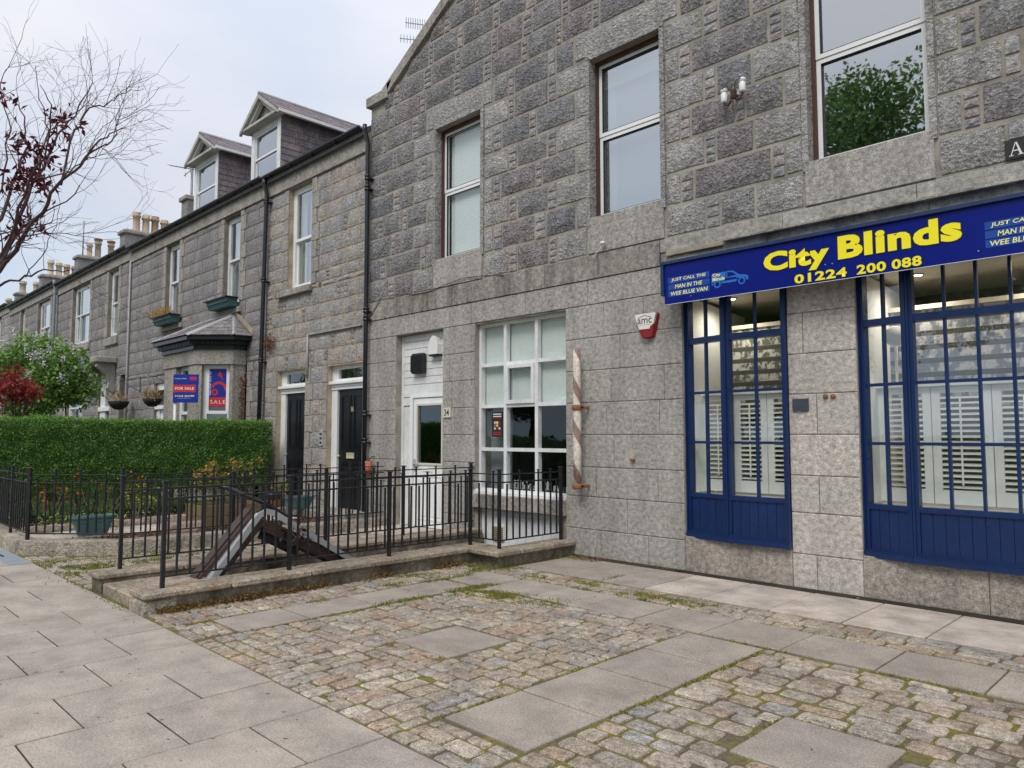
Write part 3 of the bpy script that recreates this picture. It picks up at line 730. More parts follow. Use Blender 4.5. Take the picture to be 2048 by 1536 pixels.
for i, (za, zb) in enumerate(zip(Z[:-1], Z[1:])):
    if zb > zt: break
    lim = XL if zb < ZS + .02 else XL + .6 + ((za * .45 + zb * .55) - ZS) / SK - .05
    rim = -7.8 - lim
    segs = []
    if za < 6.7:
        wins = [W1, W2, W3, (1.0, 2.0, 4.55, 6.76)]; x = lim
        long_ = i % 2 == 0
        for w in wins:
            a, b = w[0], w[1]
            segs.append((x, a, None if x == lim else (.62 if long_ else .28), (.62 if long_ else .26))); x = b
        segs.append((x, rim, .6, None))
        if za < 4.5:     # apron row: plain dressed stones below the windows
            pass
        for a, b, jl, jr in segs: bond(a, b, za, zb, i, jl, jr)
    elif za < 6.85:
        x = lim
        for w in (W1, W2, W3, (1.0, 2.0, 4.55, 6.76)):
            bond(x, w[0] - .28, za, zb, i); put_rock(w[0] - .28, w[1] + .28, za + .02, zb, 'jamb_stone', rel=.02); x = w[1] + .28
        bond(x, rim, za, zb, i)
    else: bond(lim, rim, za, zb, i)
SJ.build('pinning_stone', 'pinning_joined', main, kind='stuff'); BJ.build('stone', 'pinning_joined', main, kind='stuff')
# smooth window margins and aprons
for w in (W1, W2, W3, (1.0, 2.0, 4.55, 6.76)):
    for i, (za, zb) in enumerate(zip(Z[:-1], Z[1:])):
        if za >= 6.7 : break
        z0 = max(za, w[2]); z1 = min(zb, w[3] + .02)
        for a, b in ((w[0] - .062, w[0] + .003), (w[1] - .003, w[1] + .062)):
            box('margin_stone', 'jamb_stone', main, a, b, -.012, .2, z0 + .004, z1 - .003)
    box('lintel', 'jamb_stone', main, w[0] - .06, w[1] + .06, -.012, .2, w[3] + .002, w[3] + .075)
    box('apron', 'ashlar', main, w[0] - .04, w[1] + .03, -.008, .16, 4.05, w[2] - .006, .004)
# ashlar ground floor --------------------------------------------------
ZA = [.0, .36, .79, 1.18, 1.61, 2.04, 2.47, 2.91, 3.36]
def ash(x0, x1, pattern, zs=ZA, mat='ashlar', o=0.0):
    for i, (za, zb) in enumerate(zip(zs[:-1], zs[1:])):
        cuts = [x0] + [x0 + (x1 - x0) * t for t in pattern[i % len(pattern)]] + [x1]
        for a, b in zip(cuts[:-1], cuts[1:]): stone('ashlar', mat, main, a, b, za, zb, o, gap=.007)
ash(XL + .0, DOOR[0], [(.72,), (), (.72,), (.30,), (.72,), ()])
ash(DOOR[1], SHOP[0], [(.4,), (), (.35,), (), (.38,), (.3,), (.22,), ()])
ash(SHOP[1], -4.86, [(.32, .72), (.55,), (.28, .8), (.44,), (.38, .82), (.42, .86), (.5,), (.36, .7)])
ash(B1[1], B2[0], [(.36,), (), (.42,), (), (.42,), (), (.24,), ()], mat='ashlar_pink')
ash(B2[1], .5, [(.36,), (), (.42,), (), (.42,), (), (.24,), ()], mat='ashlar_pink')
ash(3.0, XR, [(.36,), (), (.42,), ()])
for b_ in (B1, B2, (.5, 3.0, .8, 3.3)):
    zt_ = .42 if b_[2] < .5 else .8
    n = 1 if b_ is B1 else 2
    for i in range(n):
        stone('ashlar', 'base_course', main, b_[0] + (b_[1] - b_[0]) * i / n, b_[0] + (b_[1] - b_[0]) * (i + 1) / n, .0, zt_ - .005, -.004, gap=.006)
for a_, b_ in ((-6.5, -4.9), (-4.86, -2.9), (-2.85, .4)): box('dirt_shade_strip', 'joint_dark', fore, a_, b_, -.13, -.006, -.013, .006, .004)  # dirt along the wall foot, its dark colour doubling as a contact shadow
# stones under shop window sill beside the basement light
box('sill', 'ashlar_dark', main, SHOP[0] - .08, SHOP[1] + .0, -.07, .3, .50, .715, .012)
# lintel course and weathered band above it
def course(x0, x1, z0, z1, n, mat, y, jit=.2, d=.03):
    c = [x0 + (x1 - x0) * (i + (random.uniform(-jit, jit) if 0 < i < n else 0)) / n for i in range(n + 1)]
    for a, b in zip(c[:-1], c[1:]): box('course_stone', mat, main, a + .003, b - .003, y, .1, z0 + .004, z1 - .003, .005)
course(XL, -4.9, 3.36, 3.70, 5, 'ashlar', -.004); course(-4.9, XR, 3.36, 3.70, 5, 'ashlar', -.004)
course(XL, -5.15, 3.70, 4.03, 7, 'ashlar_dark', -.02); course(-5.15, XR, 3.70, 3.86, 6, 'ashlar_dark', .0)
course(-5.15, XR, 3.86, 4.03, 6, 'ashlar', -.012)
box('drip_ledge', 'ashlar_dark', main, -4.25, XR, -.075, .0, 3.835, 3.862, .004)
box('cement_patch', 'cement', main, -5.05, -4.27, -.035, -.013, 3.80, 3.862, .008)
# little corroded hooks and a frayed cable along the band
for x in (-11.0, -9.0, -7.15): tube('hook', 'trim_grey', main, [(x, -.02, 3.72), (x, -.06, 3.74), (x + .01, -.06, 3.79)], .006, 5)
for x in (-10.75, -8.55, -6.95): tube('hook', 'trim_grey', main, [(x, -.005, 3.43), (x, -.05, 3.42), (x, -.05, 3.45)], .006, 5)
pts = [(XL + .05 + i * .45, -.03, 4.06 + .05 * sin(i * 1.3) - (.35 if i == 0 else 0)) for i in range(9)]
tube('cable', 'cable', main, pts, .006, 5)
tube('cable', 'letter_white', main, [(-6.15, -.02, 3.93), (-6.17, -.05, 4.0), (-6.08, -.05, 4.06), (-6.02, -.06, 4.10)], .008, 5)
MB().lathe([(.0, -.02), (.03, -.015), (.038, .0), (.03, .02), (0, .03)], (-6.0, -.07, 4.14), 10).build('sensor_lamp', 'letter_white', main, smooth=True)

# ---------------------------------------------------------------- upstairs windows
def room(parent, x0, x1, z0, z1, y0, d=1.6, mat='room_grey', name='interior'):
    mb = MB(); a, b = x0 - .3, x1 + .3; p, q = z0 - .3, z1 + .25; y1 = y0 + d
    mb.add([(a, y0, p), (b, y0, p), (b, y0, q), (a, y0, q), (a, y1, p), (b, y1, p), (b, y1, q), (a, y1, q)],
           [(4, 5, 6, 7), (0, 4, 7, 3), (1, 2, 6, 5), (0, 1, 5, 4), (3, 7, 6, 2)])
    return mb.build(name, mat, parent, fix=False)
def frame_boxes(mb, x0, x1, z0, z1, y, w=.055, d=.06):
    mb.box(x0, x0 + w, y, y + d, z0, z1); mb.box(x1 - w, x1, y, y + d, z0, z1)
    mb.box(x0 + w, x1 - w, y, y + d, z0, z0 + w); mb.box(x0 + w, x1 - w, y, y + d, z1 - w, z1)
def up_window(w, glassm, blind):
    x0, x1, z0, z1 = w; y = .165; mid = 5.70
    t = MB(); t.box(x0, x0 + .04, y - .04, .36, z0, z1); t.box(x1 - .04, x1, y - .04, .36, z0, z1); t.box(x0 + .04, x1 - .04, y - .045, .36, z1 - .05, z1); t.box(x0 + .04, x1 - .04, y - .02, .36, z0, z0 + .02)
    t.build('timber_surround', 'timber_brown', main)
    f = MB(); a, b = x0 + .04, x1 - .04; p, q = z0 + .02, z1 - .05
    frame_boxes(f, a, b, mid, q, y, .05, .06); frame_boxes(f, a, b, p, mid - .004, y + .012, .05, .06)
    fr = f.build('window', 'white_upvc', main, label=None)
    g1 = MB().add([(a + .05, y + .035, mid + .05), (b - .05, y + .035, mid + .05), (b - .05, y + .035, q - .05), (a + .05, y + .035, q - .05)], [(0, 1, 2, 3)]).build('pane', glassm, fr)
    g2 = MB().add([(a + .05, y + .045, p + .05), (b - .05, y + .045, p + .05), (b - .05, y + .045, mid - .054), (a + .05, y + .045, mid - .054)], [(0, 1, 2, 3)]).build('pane', glassm, fr)
    gk = MB()
    for (p_, q_, yy) in ((mid + .05, q - .05, y - .001), (p + .05, mid - .054, y + .011)):
        gk.box(a + .05, b - .05, yy, yy + .03, q_ - .006, q_ + .0); gk.box(a + .05, a + .056, yy, yy + .03, p_, q_ - .006); gk.box(a + .05, b - .05, yy, yy + .03, p_, p_ + .006)
    gk.build('gasket', 'number_black', fr)
    room(main, x0, x1, z0, z1, .42, 1.8, 'room_grey')
    if blind == 'full':
        sl = MB()
        n = 62
        for i in range(n):
            zz = p + .03 + (q - p - .06) * i / n; sl.box(a + .07, b - .03, y + .10, y + .125, zz, zz + .030)
        sl.build('venetian_blind', 'blind_pale', fr, kind='stuff')
    elif blind in ('top', 'screen'):
        if blind == 'screen': box('roller_blind', 'screen_cloth', fr, a + .03, b - .03, y + .17, y + .18, p + .02, q - .12)
        sl = MB()
        for i in range(4): sl.box(a + .03, b - .03, y + .10, y + .14, q - .30 + i * .04, q - .275 + i * .04)
        sl.build('venetian_blind', 'blind_pale', fr)
        box('net_curtain', 'curtain', fr, a + .03, a + .17, y + .16, y + .17, p, q)
up_window(W1, 'glass', 'full'); up_window(W2, 'glass_sky', 'screen'); up_window(W3, 'glass_sky', None); up_window((1.0, 2.0, 4.55, 6.76), 'glass_sky', None)

# ---------------------------------------------------------------- number 34: white door with boarded panel over it
y = .14
dsur = box('door_surround', 'white_wood', main, DOOR[0] - .01, DOOR[1], y + .03, y + .10, 2.28, DOOR[3])
zb_ = [2.36 + i * .125 for i in range(9)]
for i, z in enumerate(zb_[:-1]): box('board', 'white_wood', dsur, DOOR[0] + .06, DOOR[1], y + random.uniform(0, .003), y + .03, z + .002, z + .125 - .006 if i < 7 else 3.35, .004)
for (a, b, p, q) in ((DOOR[0], DOOR[0] + .06, .03, 3.36), (DOOR[0] + .06, DOOR[1], 2.27, 2.36)):
    box('trim', 'white_wood', dsur, a, b, y - .01, y + .03, p, q, .004)
side = box('side_panel', 'white_wood', main, DOOR[0] + .06, -10.37, y + .035, y + .09, .04, 2.27)
for i in range(3): box('board', 'white_wood', side, DOOR[0] + .065 + i * .083, DOOR[0] + .145 + i * .083, y + .01, y + .035, .06, 2.10, .003)
box('head_board', 'white_wood', side, DOOR[0] + .04, -10.42, y - .005, y + .035, 2.12, 2.26, .004)
df = MB(); df.box(-10.42, -10.34, y - .02, y + .08, .04, 2.31); df.box(-10.34, DOOR[1], y - .02, y + .08, 2.25, 2.31); df.box(DOOR[1] - .01, DOOR[1], y - .02, y + .08, .04, 2.25)
dfr = df.build('door_frame', 'white_upvc', main)
lf = MB()
for a, b, p, q in cut_rects(-10.32, DOOR[1] - .005, .06, 2.24, [(-10.20, -9.56, 1.13, 2.11)]): lf.box(a, b, y, y + .06, p, q)
leafd = lf.build('door', 'white_upvc', main)
fb = MB(); frame_boxes(fb, -10.235, -9.525, 1.10, 2.145, y - .018, .035, .03); fb.build('glazing_bead', 'cream', leafd)
MB().add([(-10.2, y + .02, 1.13), (-9.56, y + .02, 1.13), (-9.56, y + .02, 2.11), (-10.2, y + .02, 2.11)], [(0, 1, 2, 3)]).build('pane', 'glass_dark', leafd)
for a, b in ((-10.2, -9.93), (-9.86, -9.56)):
    fb = MB(); frame_boxes(fb, a, b, .18, .92, y - .010, .02, .012); fb.box(a + .04, b - .04, y - .012, y + .0, .24, .86, .006); fb.build('door_panel', 'white_upvc', leafd)
hb = MB(); hb.box(-10.305, -10.265, y - .025, y, 1.00, 1.20, .006); hb.box(-10.29, -10.15, y - .055, y - .035, 1.105, 1.13, .006); hb.box(-10.29, -10.27, y - .045, y, 1.105, 1.13); hb.build('handle', 'steel', leafd)
hb = MB(); hb.box(-10.05, -9.79, y - .014, y, .99, 1.045, .005); hb.build('letter_box', 'white_upvc', leafd)
box('doorstep', 'slab_pale', main, DOOR[0] - .05, DOOR[1] + .04, -.30, .28, -.05, .05, .01)
room(main, DOOR[0], DOOR[1], .05, 3.2, .42, 2.5, 'room_dark')
num = empty('number_plate', (-9.25, -.02, 1.975), 'small cream plate with number 34 beside the white door', 'house number')
box('plate', 'cream', num, -9.34, -9.16, -.022, -.0, 1.89, 2.05, .002)
text('34', 'number_black', num, (-9.31, -.0225, 1.915), (1, 0, 0), (0, 0, 1), .12, .11, .012, 0, 'digits', .001)
spk = empty('black_heater', (-10.13, .12, 2.82), 'black slatted box mounted on the white boards above the door', 'fan heater')
box('casing', 'black_paint', spk, -10.30, -9.97, .03, y - .002, 2.66, 3.01, .025)
gm = MB()
for i in range(13): gm.box(-10.285 + i * .0245, -10.272 + i * .0245, .022, .03, 2.69, 2.97)
gm.build('grille', 'grille', spk); text('Heat', 'letter_white', spk, (-10.17, .0285, 2.982), (1, 0, 0), (0, 0, 1), .07, .014, 0, 0, 'lettering', .001) if False else None
sir = empty('alarm_sounder', (-9.66, .05, 3.1), 'cream rounded alarm sounder at the top of the white door boards', 'alarm')
pf = [(-9.80, 2.96), (-9.56, 2.96), (-9.56, 3.12), (-9.60, 3.22), (-9.66, 3.27), (-9.70, 3.27), (-9.76, 3.22), (-9.80, 3.12)]
MB().prism([(x_, .03, z_) for x_, z_ in pf], (0, y - .03, 0)).build('case', 'alarm_white', sir)
box('base', 'grille', sir, -9.80, -9.555, .035, y, 2.93, 2.957)

# ---------------------------------------------------------------- white shop window, 3 x 4 panes
y = .10; x0, x1, z0, z1 = SHOP
cols = [x0, -8.02, -7.37, x1]; rows = [z0 + .03, 1.39, 2.05, 2.69, z1]
f = MB(); f.box(x0, x0 + .05, y, y + .09, z0, z1); f.box(x1 - .03, x1, y, y + .09, z0, z1); f.box(x0 + .05, x1 - .03, y, y + .09, z1 - .045, z1); f.box(x0 + .05, x1 - .03, y, y + .09, z0, z0 + .07)
f.box(x0 - .06, x1 + .0, -.03, y, z0 - .005, z0 + .035); f.box(x0 - .02, x1, .02, y, z0 + .035, z0 + .06)
for x in cols[1:-1]: f.box(x - .03, x + .03, y, y + .08, z0 + .07, z1 - .045)
for z in rows[1:-1]: f.box(x0 + .05, x1 - .03, y + .001, y + .079, z - .026, z + .026)
sw = f.build('window', 'white_wood', main, label='white framed shop window of twelve panes')
cas = MB(); frame_boxes(cas, -7.99, -7.40, 2.076, 2.664, y - .028, .055, .03); cas.build('casement', 'white_wood', sw)
for i, (a, b) in enumerate(zip(cols[:-1], cols[1:])):
    for j, (p, q) in enumerate(zip(rows[:-1], rows[1:])):
        MB().add([(a + .03, y + .04, p), (b - .03, y + .04, p), (b - .03, y + .04, q), (a + .03, y + .04, q)], [(0, 1, 2, 3)]).build('pane', 'glass_shop' if j < 2 else 'glass', sw)
room(main, x0, x1, .6, 3.3, .42, 3.2, 'room_dark')
for i, (a, b) in enumerate(((-8.56, -8.02), (-8.0, -7.38), (-7.36, -6.72))): box('roller_blind', 'blind_pale', sw, a, b, y + .11, y + .12, 2.03, 3.30)
box('curtain', 'room_grey', sw, -8.56, -8.10, .32, .34, .76, 2.1)
for k_ in range(46):
    pass
dsp = MB()
for k_ in range(60):
    xx = random.uniform(-8.0, -6.75); dsp.box(xx, xx + .02, .21, .22, .79 + random.random() * .05, .84 + random.random() * .10)
dsp.build('lettering_strip', 'pane_dirt', sw, kind='stuff')
box('shelf', 'grille', main, -8.0, -6.73, .2, .45, .74, .80)
pos = empty('window_poster', (-8.22, .13, 1.7), 'small black poster with red print stuck inside the white shop window', 'poster')
box('sheet', 'number_black', pos, -8.34, -8.10, .128, .132, 1.58, 1.96)
for (p, q, mt) in ((1.92, 1.935, 'letter_white'), (1.885, 1.90, 'letter_white'), (1.865, 1.872, 'red'), (1.61, 1.625, 'red'), (1.645, 1.655, 'red')): box('print', mt, pos, -8.31, -8.13, .1262, .1282, p, q)
for k_ in range(9): box('print', random.choice(('pot_orange', 'cream', 'dark_red', 'yellow')), pos, -8.29 + .05 * (k_ % 3), -8.25 + .05 * (k_ % 3), .1262, .1282, 1.69 + .045 * (k_ // 3), 1.725 + .045 * (k_ // 3))
# basement panel in the light well
bp = box('basement_panel', 'white_wood', main, BASE[0], BASE[1], .12, .16, -2.3, .50)
for i in range(9): box('board', 'white_wood', bp, BASE[0] + .06 + i * .17, BASE[0] + .222 + i * .17, .095, .12, -2.2, .40, .004)
box('trim', 'white_wood', bp, BASE[0], BASE[1], .07, .119, .41, .498, .004); box('trim', 'white_wood', bp, BASE[0], BASE[0] + .055, .07, .119, -2.3, .408, .004); box('trim', 'white_wood', bp, BASE[1] - .055, BASE[1], .07, .119, -2.3, .408, .004)
vt = box('vent', 'cream', main, -8.27, -8.02, .072, .094, .02, .25, .003)
for i in range(7): box('louvre', 'planter_wood', vt, -8.255, -8.035, .060, .071, .035 + i * .029, .047 + i * .029)
# downpipe with brackets, cable clips; small wall fittings
for z in (1.45,): pass
plq = empty('wall_plaque', (-3.415, -.02, 1.925), 'blank dark blue square plaque on the pink granite pier', 'plaque'); box('plate', 'plaque', plq, -3.50, -3.33, -.022, -.0, 1.86, 1.99, .002)
for x in (-3.15, -3.07):
    k_ = MB(); k_.lathe([(0, 0), (.024, 0), (.026, .015), (.018, .025), (0, .028)], (0, 0, 0), 12)
    me = k_.mesh('pipe_stub', smooth=True); link('pipe_stub', me, 'rust', main, (x, -.003, 2.005), None, (pi / 2, 0, 0))
box('bracket_stub', 'rust', main, -5.62, -5.56, -.05, 0, 1.28, 1.31, .004)
# ================================================================== BLUE SHOP WINDOWS
def blue_window(O0, x0, x1, mull, bars, zebra_mat, yin, label):
    """x0..x1 along the wall; mull: mullion positions; a bay with a slightly canted first light"""
    pts = [(x0, .075)] + [(m_, -.02) for m_ in mull] + [(x1, -.02)]
    if len(mull) > 1: pts[-1] = (x1, .075)
    root = box('shop_window', 'navy_paint', main, x0 - .0, x1, .06, .24, 3.30, 3.40, label=label)
    zt_, zs_, zb_ = 3.36, .925, .44
    for s in range(len(pts) - 1):
        A = Vector((pts[s][0], pts[s][1], 0)); B = Vector((pts[s + 1][0], pts[s + 1][1], 0)); L = (B - A).length; U = (B - A).normalized(); N = Vector((U.y, -U.x, 0))
        def P(u, d, z): q = A + U * u + N * d; return (q.x, q.y, z)
        def bx(mb, u0, u1, d0, d1, z0_, z1_):
            vs = [P(u, d, z) for u in (u0, u1) for d in (d0, d1) for z in (z0_, z1_)]
            mb.add(vs, [(0, 1, 3, 2), (4, 6, 7, 5), (0, 4, 5, 1), (2, 3, 7, 6), (0, 2, 6, 4), (1, 5, 7, 3)])
        nb = bars[s]; f = MB()
        bx(f, 0, .055, -.08, .012, zb_, zt_); bx(f, L - .055, L, -.08, .012, zb_, zt_)
        us = [.055 + (L - .11) * i / nb for i in range(nb + 1)]
        for u in us[1:-1]: bx(f, u - .013, u + .013, -.05, -.008, zs_, 2.70); bx(f, u - .013, u + .013, -.05, -.008, 2.76, zt_)
        bx(f, .055, L - .055, -.08, .006, 2.695, 2.765)
        for z in (2.105, 1.52): bx(f, .055, L - .055, -.05, -.007, z - .015, z + .015)
        bx(f, .055, L - .055, -.07, .012, zs_ - .05, zs_); bx(f, .055, L - .055, -.07, .008, zb_, zb_ + .05)
        bx(f, -.004, L + .004, -.06, .055, zb_ - .04, zb_ + .012); bx(f, -.002, L + .002, -.06, .035, zb_ - .012 + .024, zb_ + .03)
        bx(f, .0, .02, .012, .03, zb_, zt_); bx(f, L - .02, L, .012, .03, zb_, zt_)
        f.build('frame', 'navy_paint', root)
        n = max(2, round((L - .11) / .105))
        for i in range(n):
            p = MB(); a = .055 + (L - .11) * i / n; b = .055 + (L - .11) * (i + 1) / n
            bx(p, a + .002, b - .002, -.05, -.006 + random.uniform(-.001, .001), zb_ + .05, zs_ - .05); p.build('board', 'navy_paint', root)
        zz = [zs_, 1.52, 2.105, 2.73, zt_]
        for i in range(nb):
            for j in range(4):
                a, b = us[i], us[i + 1]
                MB().add([P(a, -.03, zz[j]), P(b, -.03, zz[j]), P(b, -.03, zz[j + 1]), P(a, -.03, zz[j + 1])], [(0, 1, 2, 3)]).build('pane', 'glass', root)
    # interior: display ledge, reveals, ceiling, printed blind on the back wall
    a, b = x0 - .0, x1 + .0; yb = yin + .55
    m_ = MB(); m_.add([(a, .13, .90), (b, .13, .90), (b, yin + .35, .90), (a, yin + .35, .90)], [(0, 1, 2, 3)]).add([(a, .13, .9), (a, yb + .6, .9), (a, yb + .6, 3.2), (a, .13, 3.3)], [(0, 1, 2, 3)]).add([(b, .13, .9), (b, yb + .6, .9), (b, yb + .6, 3.2), (b, .13, 3.3)], [(0, 1, 2, 3)])
    m_.build('interior', 'room_wall', main, fix=False)
    MB().add([(a - .5, .13, 3.30), (b + .5, .13, 3.30), (b + .5, yb + 1.2, 3.30), (a - .5, yb + 1.2, 3.30)], [(0, 1, 2, 3)]).build('ceiling', 'ceiling_beige', main, fix=False)
    MB().add([(a - 2.2, yb + 1.21, .2), (b + .6, yb + 1.21, .2), (b + .6, yb + 1.21, 3.3), (a - 2.2, yb + 1.21, 3.3)], [(0, 1, 2, 3)]).build('interior', 'room_grey', main, fix=False)
    box('floor', 'room_wall', main, a - 2, b + 1, yin + .36, yb + 1.2, .1, .2)
    MB().add([(a - 1.0, yb, 1.9), (b + .2, yb, 1.9), (b + .2, yb, 2.95), (a - 1.0, yb, 2.95)], [(0, 1, 2, 3)]).build('printed_blind', zebra_mat, main, fix=False)
    box('pelmet', 'ceiling_beige', main, a - 1.0, b + .2, yb - .03, yb + .03, 2.952, 3.0)
    box('ledge', 'shutter_white', main, a + .02, b - .02, yin - .06, yin + .07, 2.085, 2.125, .004)
    # plantation shutters
    sh = []; x = a + .02
    fl = box('shutter_return', 'shutter_white', main, a + .02, a + .05, .15, yin, .92, 2.08)
    w = (b - a - .06) / round((b - a) / .50)
    while x < b - .2:
        sroot = None; mbf = MB(); u0, u1 = x + .004, x + w - .004
        for p_, q_, r_, s_ in ((u0, u0 + .075, .93, 2.08), (u1 - .075, u1, .93, 2.08), (u0 + .075, u1 - .075, .93, 1.07), (u0 + .075, u1 - .075, 2.02, 2.08)): mbf.box(p_, q_, yin, yin + .03, r_, s_, .003)
        sroot = mbf.build('louvre_shutter', 'shutter_white', main)
        k = 17; c_ = (u0 + u1) / 2
        key = ('louvre', round(u1 - u0, 3))
        if key not in _cache:
            lm = MB(); hw = (u1 - u0) / 2 - .077; s_ = sin(R(22)) * .029; cc = cos(R(22)) * .029
            lm.prism([(-hw, -cc, -s_ - .004), (-hw, cc, s_ - .004), (-hw, cc, s_ + .004), (-hw, -cc, -s_ + .004)], (2 * hw, 0, 0)); _cache[key] = lm.mesh('louvre')
        for i in range(k): link('louvre', _cache[key], 'shutter_white', sroot, (c_, yin + .015, 1.10 + i * .0545), None, (R(-8 + (i * 37 % 5)), 0, 0))
        box('tilt_rod', 'shutter_white', sroot, c_ - .008, c_ + .008, yin - .022, yin - .012, 1.12, 1.96)
        x += w
blue_window(None, B1[0] + .004, B1[1] - .002, [-4.285], [2, 2], 'zebra_flower', .42, 'narrow navy shop window of sixteen panes')
blue_window(None, B2[0] + .004, B2[1] - .002, [-2.345, -1.17], [2, 4, 2], 'zebra_mottle', .42, 'wide navy shop window with boarded foot')
def downlight(x, y):
    o = empty('ceiling_spotlight', (x, y, 3.285), 'lit round ceiling spotlight inside the %s blue shop window' % ('narrow' if x < -3.4 else 'wide'), 'ceiling light', None)
    MB().lathe([(.055, 0), (.058, -.008), (.04, -.01)], (x, y, 3.296), 16).build('rim', 'letter_white', o, smooth=True)
    MB().lathe([(.038, 0), (.03, -.006), (0, -.008)], (x, y, 3.286), 12).build('lamp', 'lamp_glow', o, smooth=True)
    ld = bpy.data.lights.new('spotlight', 'SPOT'); ld.energy = 26; ld.spot_size = R(165); ld.spot_blend = .8; ld.shadow_soft_size = .05; ld.color = (1, .9, .76)
    lo = bpy.data.objects.new('spotlight', ld); COL.objects.link(lo); lo.parent = o; lo.location = (0, 0, -.03)
    return o
downlight(-4.52, .62); d_ = downlight(-2.45, .75); d2 = downlight(-1.35, .75)
d_['label'] = 'lit round ceiling spotlight behind the third pane of the wide blue window'; d2['label'] = 'lit round ceiling spotlight at the right end of the wide blue window'
# clear things standing behind the glass at the left of the wide window
fan = empty('desk_fan', (-2.62, .5, 2.13), 'pale round desk fan on the ledge inside the wide blue window', 'fan')
m_ = MB(); m_.lathe([(.0, 0), (.10, .01), (.115, .03), (.10, .05), (0, .06)], (0, 0, 0), 18)
link('head', m_.mesh('head', smooth=True), 'room_wall', fan, (-2.62, .50, 2.62), None, (R(75), 0, R(20))); tube('stalk', 'room_wall', fan, [(-2.62, .52, 2.13), (-2.62, .52, 2.60)], .014)

# ---------------------------------------------------------------- shop sign
sg = empty('shop_sign', (-2.7, -.2, 3.15), 'long royal blue shop fascia sign with big yellow lettering over the navy windows', 'sign')
SX0, SX1 = -4.92, -.46; FY = -.285
b_ = MB(); b_.box(SX0 - .03, SX1, FY - .03, -.06, 3.625, 3.665, .004); b_.box(SX0 - .03, SX0 + .01, FY - .02, -.06, 3.26, 3.625); b_.box(SX1 - .04, SX1, FY - .02, -.06, 3.26, 3.625); b_.box(SX0 + .01, SX1 - .04, -.12, -.06, 3.22, 3.625)
b_.box(SX0 + .01, SX1 - .04, FY + .012, -.12, 3.20, 3.24)
b_.build('sign_box', 'sign_edge', sg)
box('panel', 'sign_blue', sg, SX0 + .012, -3.02, FY, FY + .012, 3.145, 3.622, .001); box('panel', 'sign_blue', sg, -3.017, SX1 - .0, FY, FY + .012, 3.145, 3.622, .001)
U = (1, 0, 0); V = (0, 0, 1); yl = FY - .002
tk = MB(); tk.box(SX0 + .012, SX1, FY - .0015, FY - .0003, 3.1455, 3.150); tk.build('edge_line', 'letter_white', sg)
for x_, zz in ((-4.55, 3.21), (-3.0, 3.32), (-2.93, 3.32), (-1.66, 3.22)): tube('screw', 'steel', sg, [(x_, FY, zz), (x_, FY - .004, zz)], .006, 8)
def blurb(x):
    for zz in (3.405, 3.325, 3.245): box('stripe', 'band_blue', sg, x - .045, x + .505, yl - .0002, yl + .001, zz - .010, zz + .058)
    text('JUST CALL THE', 'lemon', sg, (x, yl, 3.405), U, V, .46, .046, .014, .12)
    text('MAN IN THE', 'lemon', sg, (x + .05, yl, 3.325), U, V, .36, .046, .014, .12)
    text('WEE BLUE VAN', 'lemon', sg, (x - .01, yl, 3.245), U, V, .49, .046, .014, .12)
def van(x, z):
    s = .46
    def pg(pts, mat, d=.001):
        MB().prism([(x + px * s, yl - d, z + pz * s) for px, pz in pts], (0, .001, 0)).build('van_emblem', mat, sg)
    pg([(0.0, .10), (.0, .30), (.03, .335), (.38, .34), (.38, .17), (.32, .10)], 'sky_blue')
    pg([(.40, .34), (.56, .335), (.62, .30), (.74, .215), (.90, .185), (.97, .15), (.97, .06), (.92, .06), (.885, .13), (.79, .15), (.70, .13), (.63, .17), (.40, .175)], 'sky_blue')
    pg([(.43, .31), (.55, .30), (.66, .22), (.43, .195)], 'sign_blue', .002)
    pg([(.27, .055), (.66, .055), (.68, .115), (.25, .11)], 'sky_blue')
    pg([(.0, .05), (.05, .05), (.05, .085), (-.01, .085)], 'sky_blue')
    for cx in (.155, .80):
        for r_, mt, d in ((.093, 'sky_blue', .0012), (.055, 'sign_blue', .0022)):
            pg([(cx + r_ * cos(2 * pi * k / 20), .055 + r_ * sin(2 * pi * k / 20)) for k in range(20)], mt, d)
    text('City', 'lemon', sg, (x + .03 * s, yl - .002, z + .235 * s), U, V, .22 * s, .09 * s, .03)
    text('Blinds', 'lemon', sg, (x + .03 * s, yl - .002, z + .145 * s), U, V, .33 * s, .08 * s, .03)
blurb(-4.81); van(-4.28, 3.27); blurb(-1.56); van(-1.02, 3.27)
for d, mt, o_ in ((0, 'dark_edge', .07), (.0015, 'yellow', .048)):
    e = .008 if d == 0 else 0
    text('City', mt, sg, (-3.655 - e, yl - d - .0005, 3.285 - e), U, V, .70 + 2 * e, .262 + 2 * e, o_, 0, space=1.06)
    text('Blinds', mt, sg, (-2.87 - e, yl - d - .0005, 3.345 - e), U, V, 1.09 + 2 * e, .235 + 2 * e, o_, 0, space=1.08)
    e *= .6
    for s_, u_, w_ in (('01224', -3.32, .53), ('200', -2.695, .27), ('088', -2.375, .26)): text(s_, mt, sg, (u_ - e, yl - d - .0005, 3.168 - e), U, V, w_ + 2 * e, .095 + 2 * e, o_ * .7, 0, space=1.08)
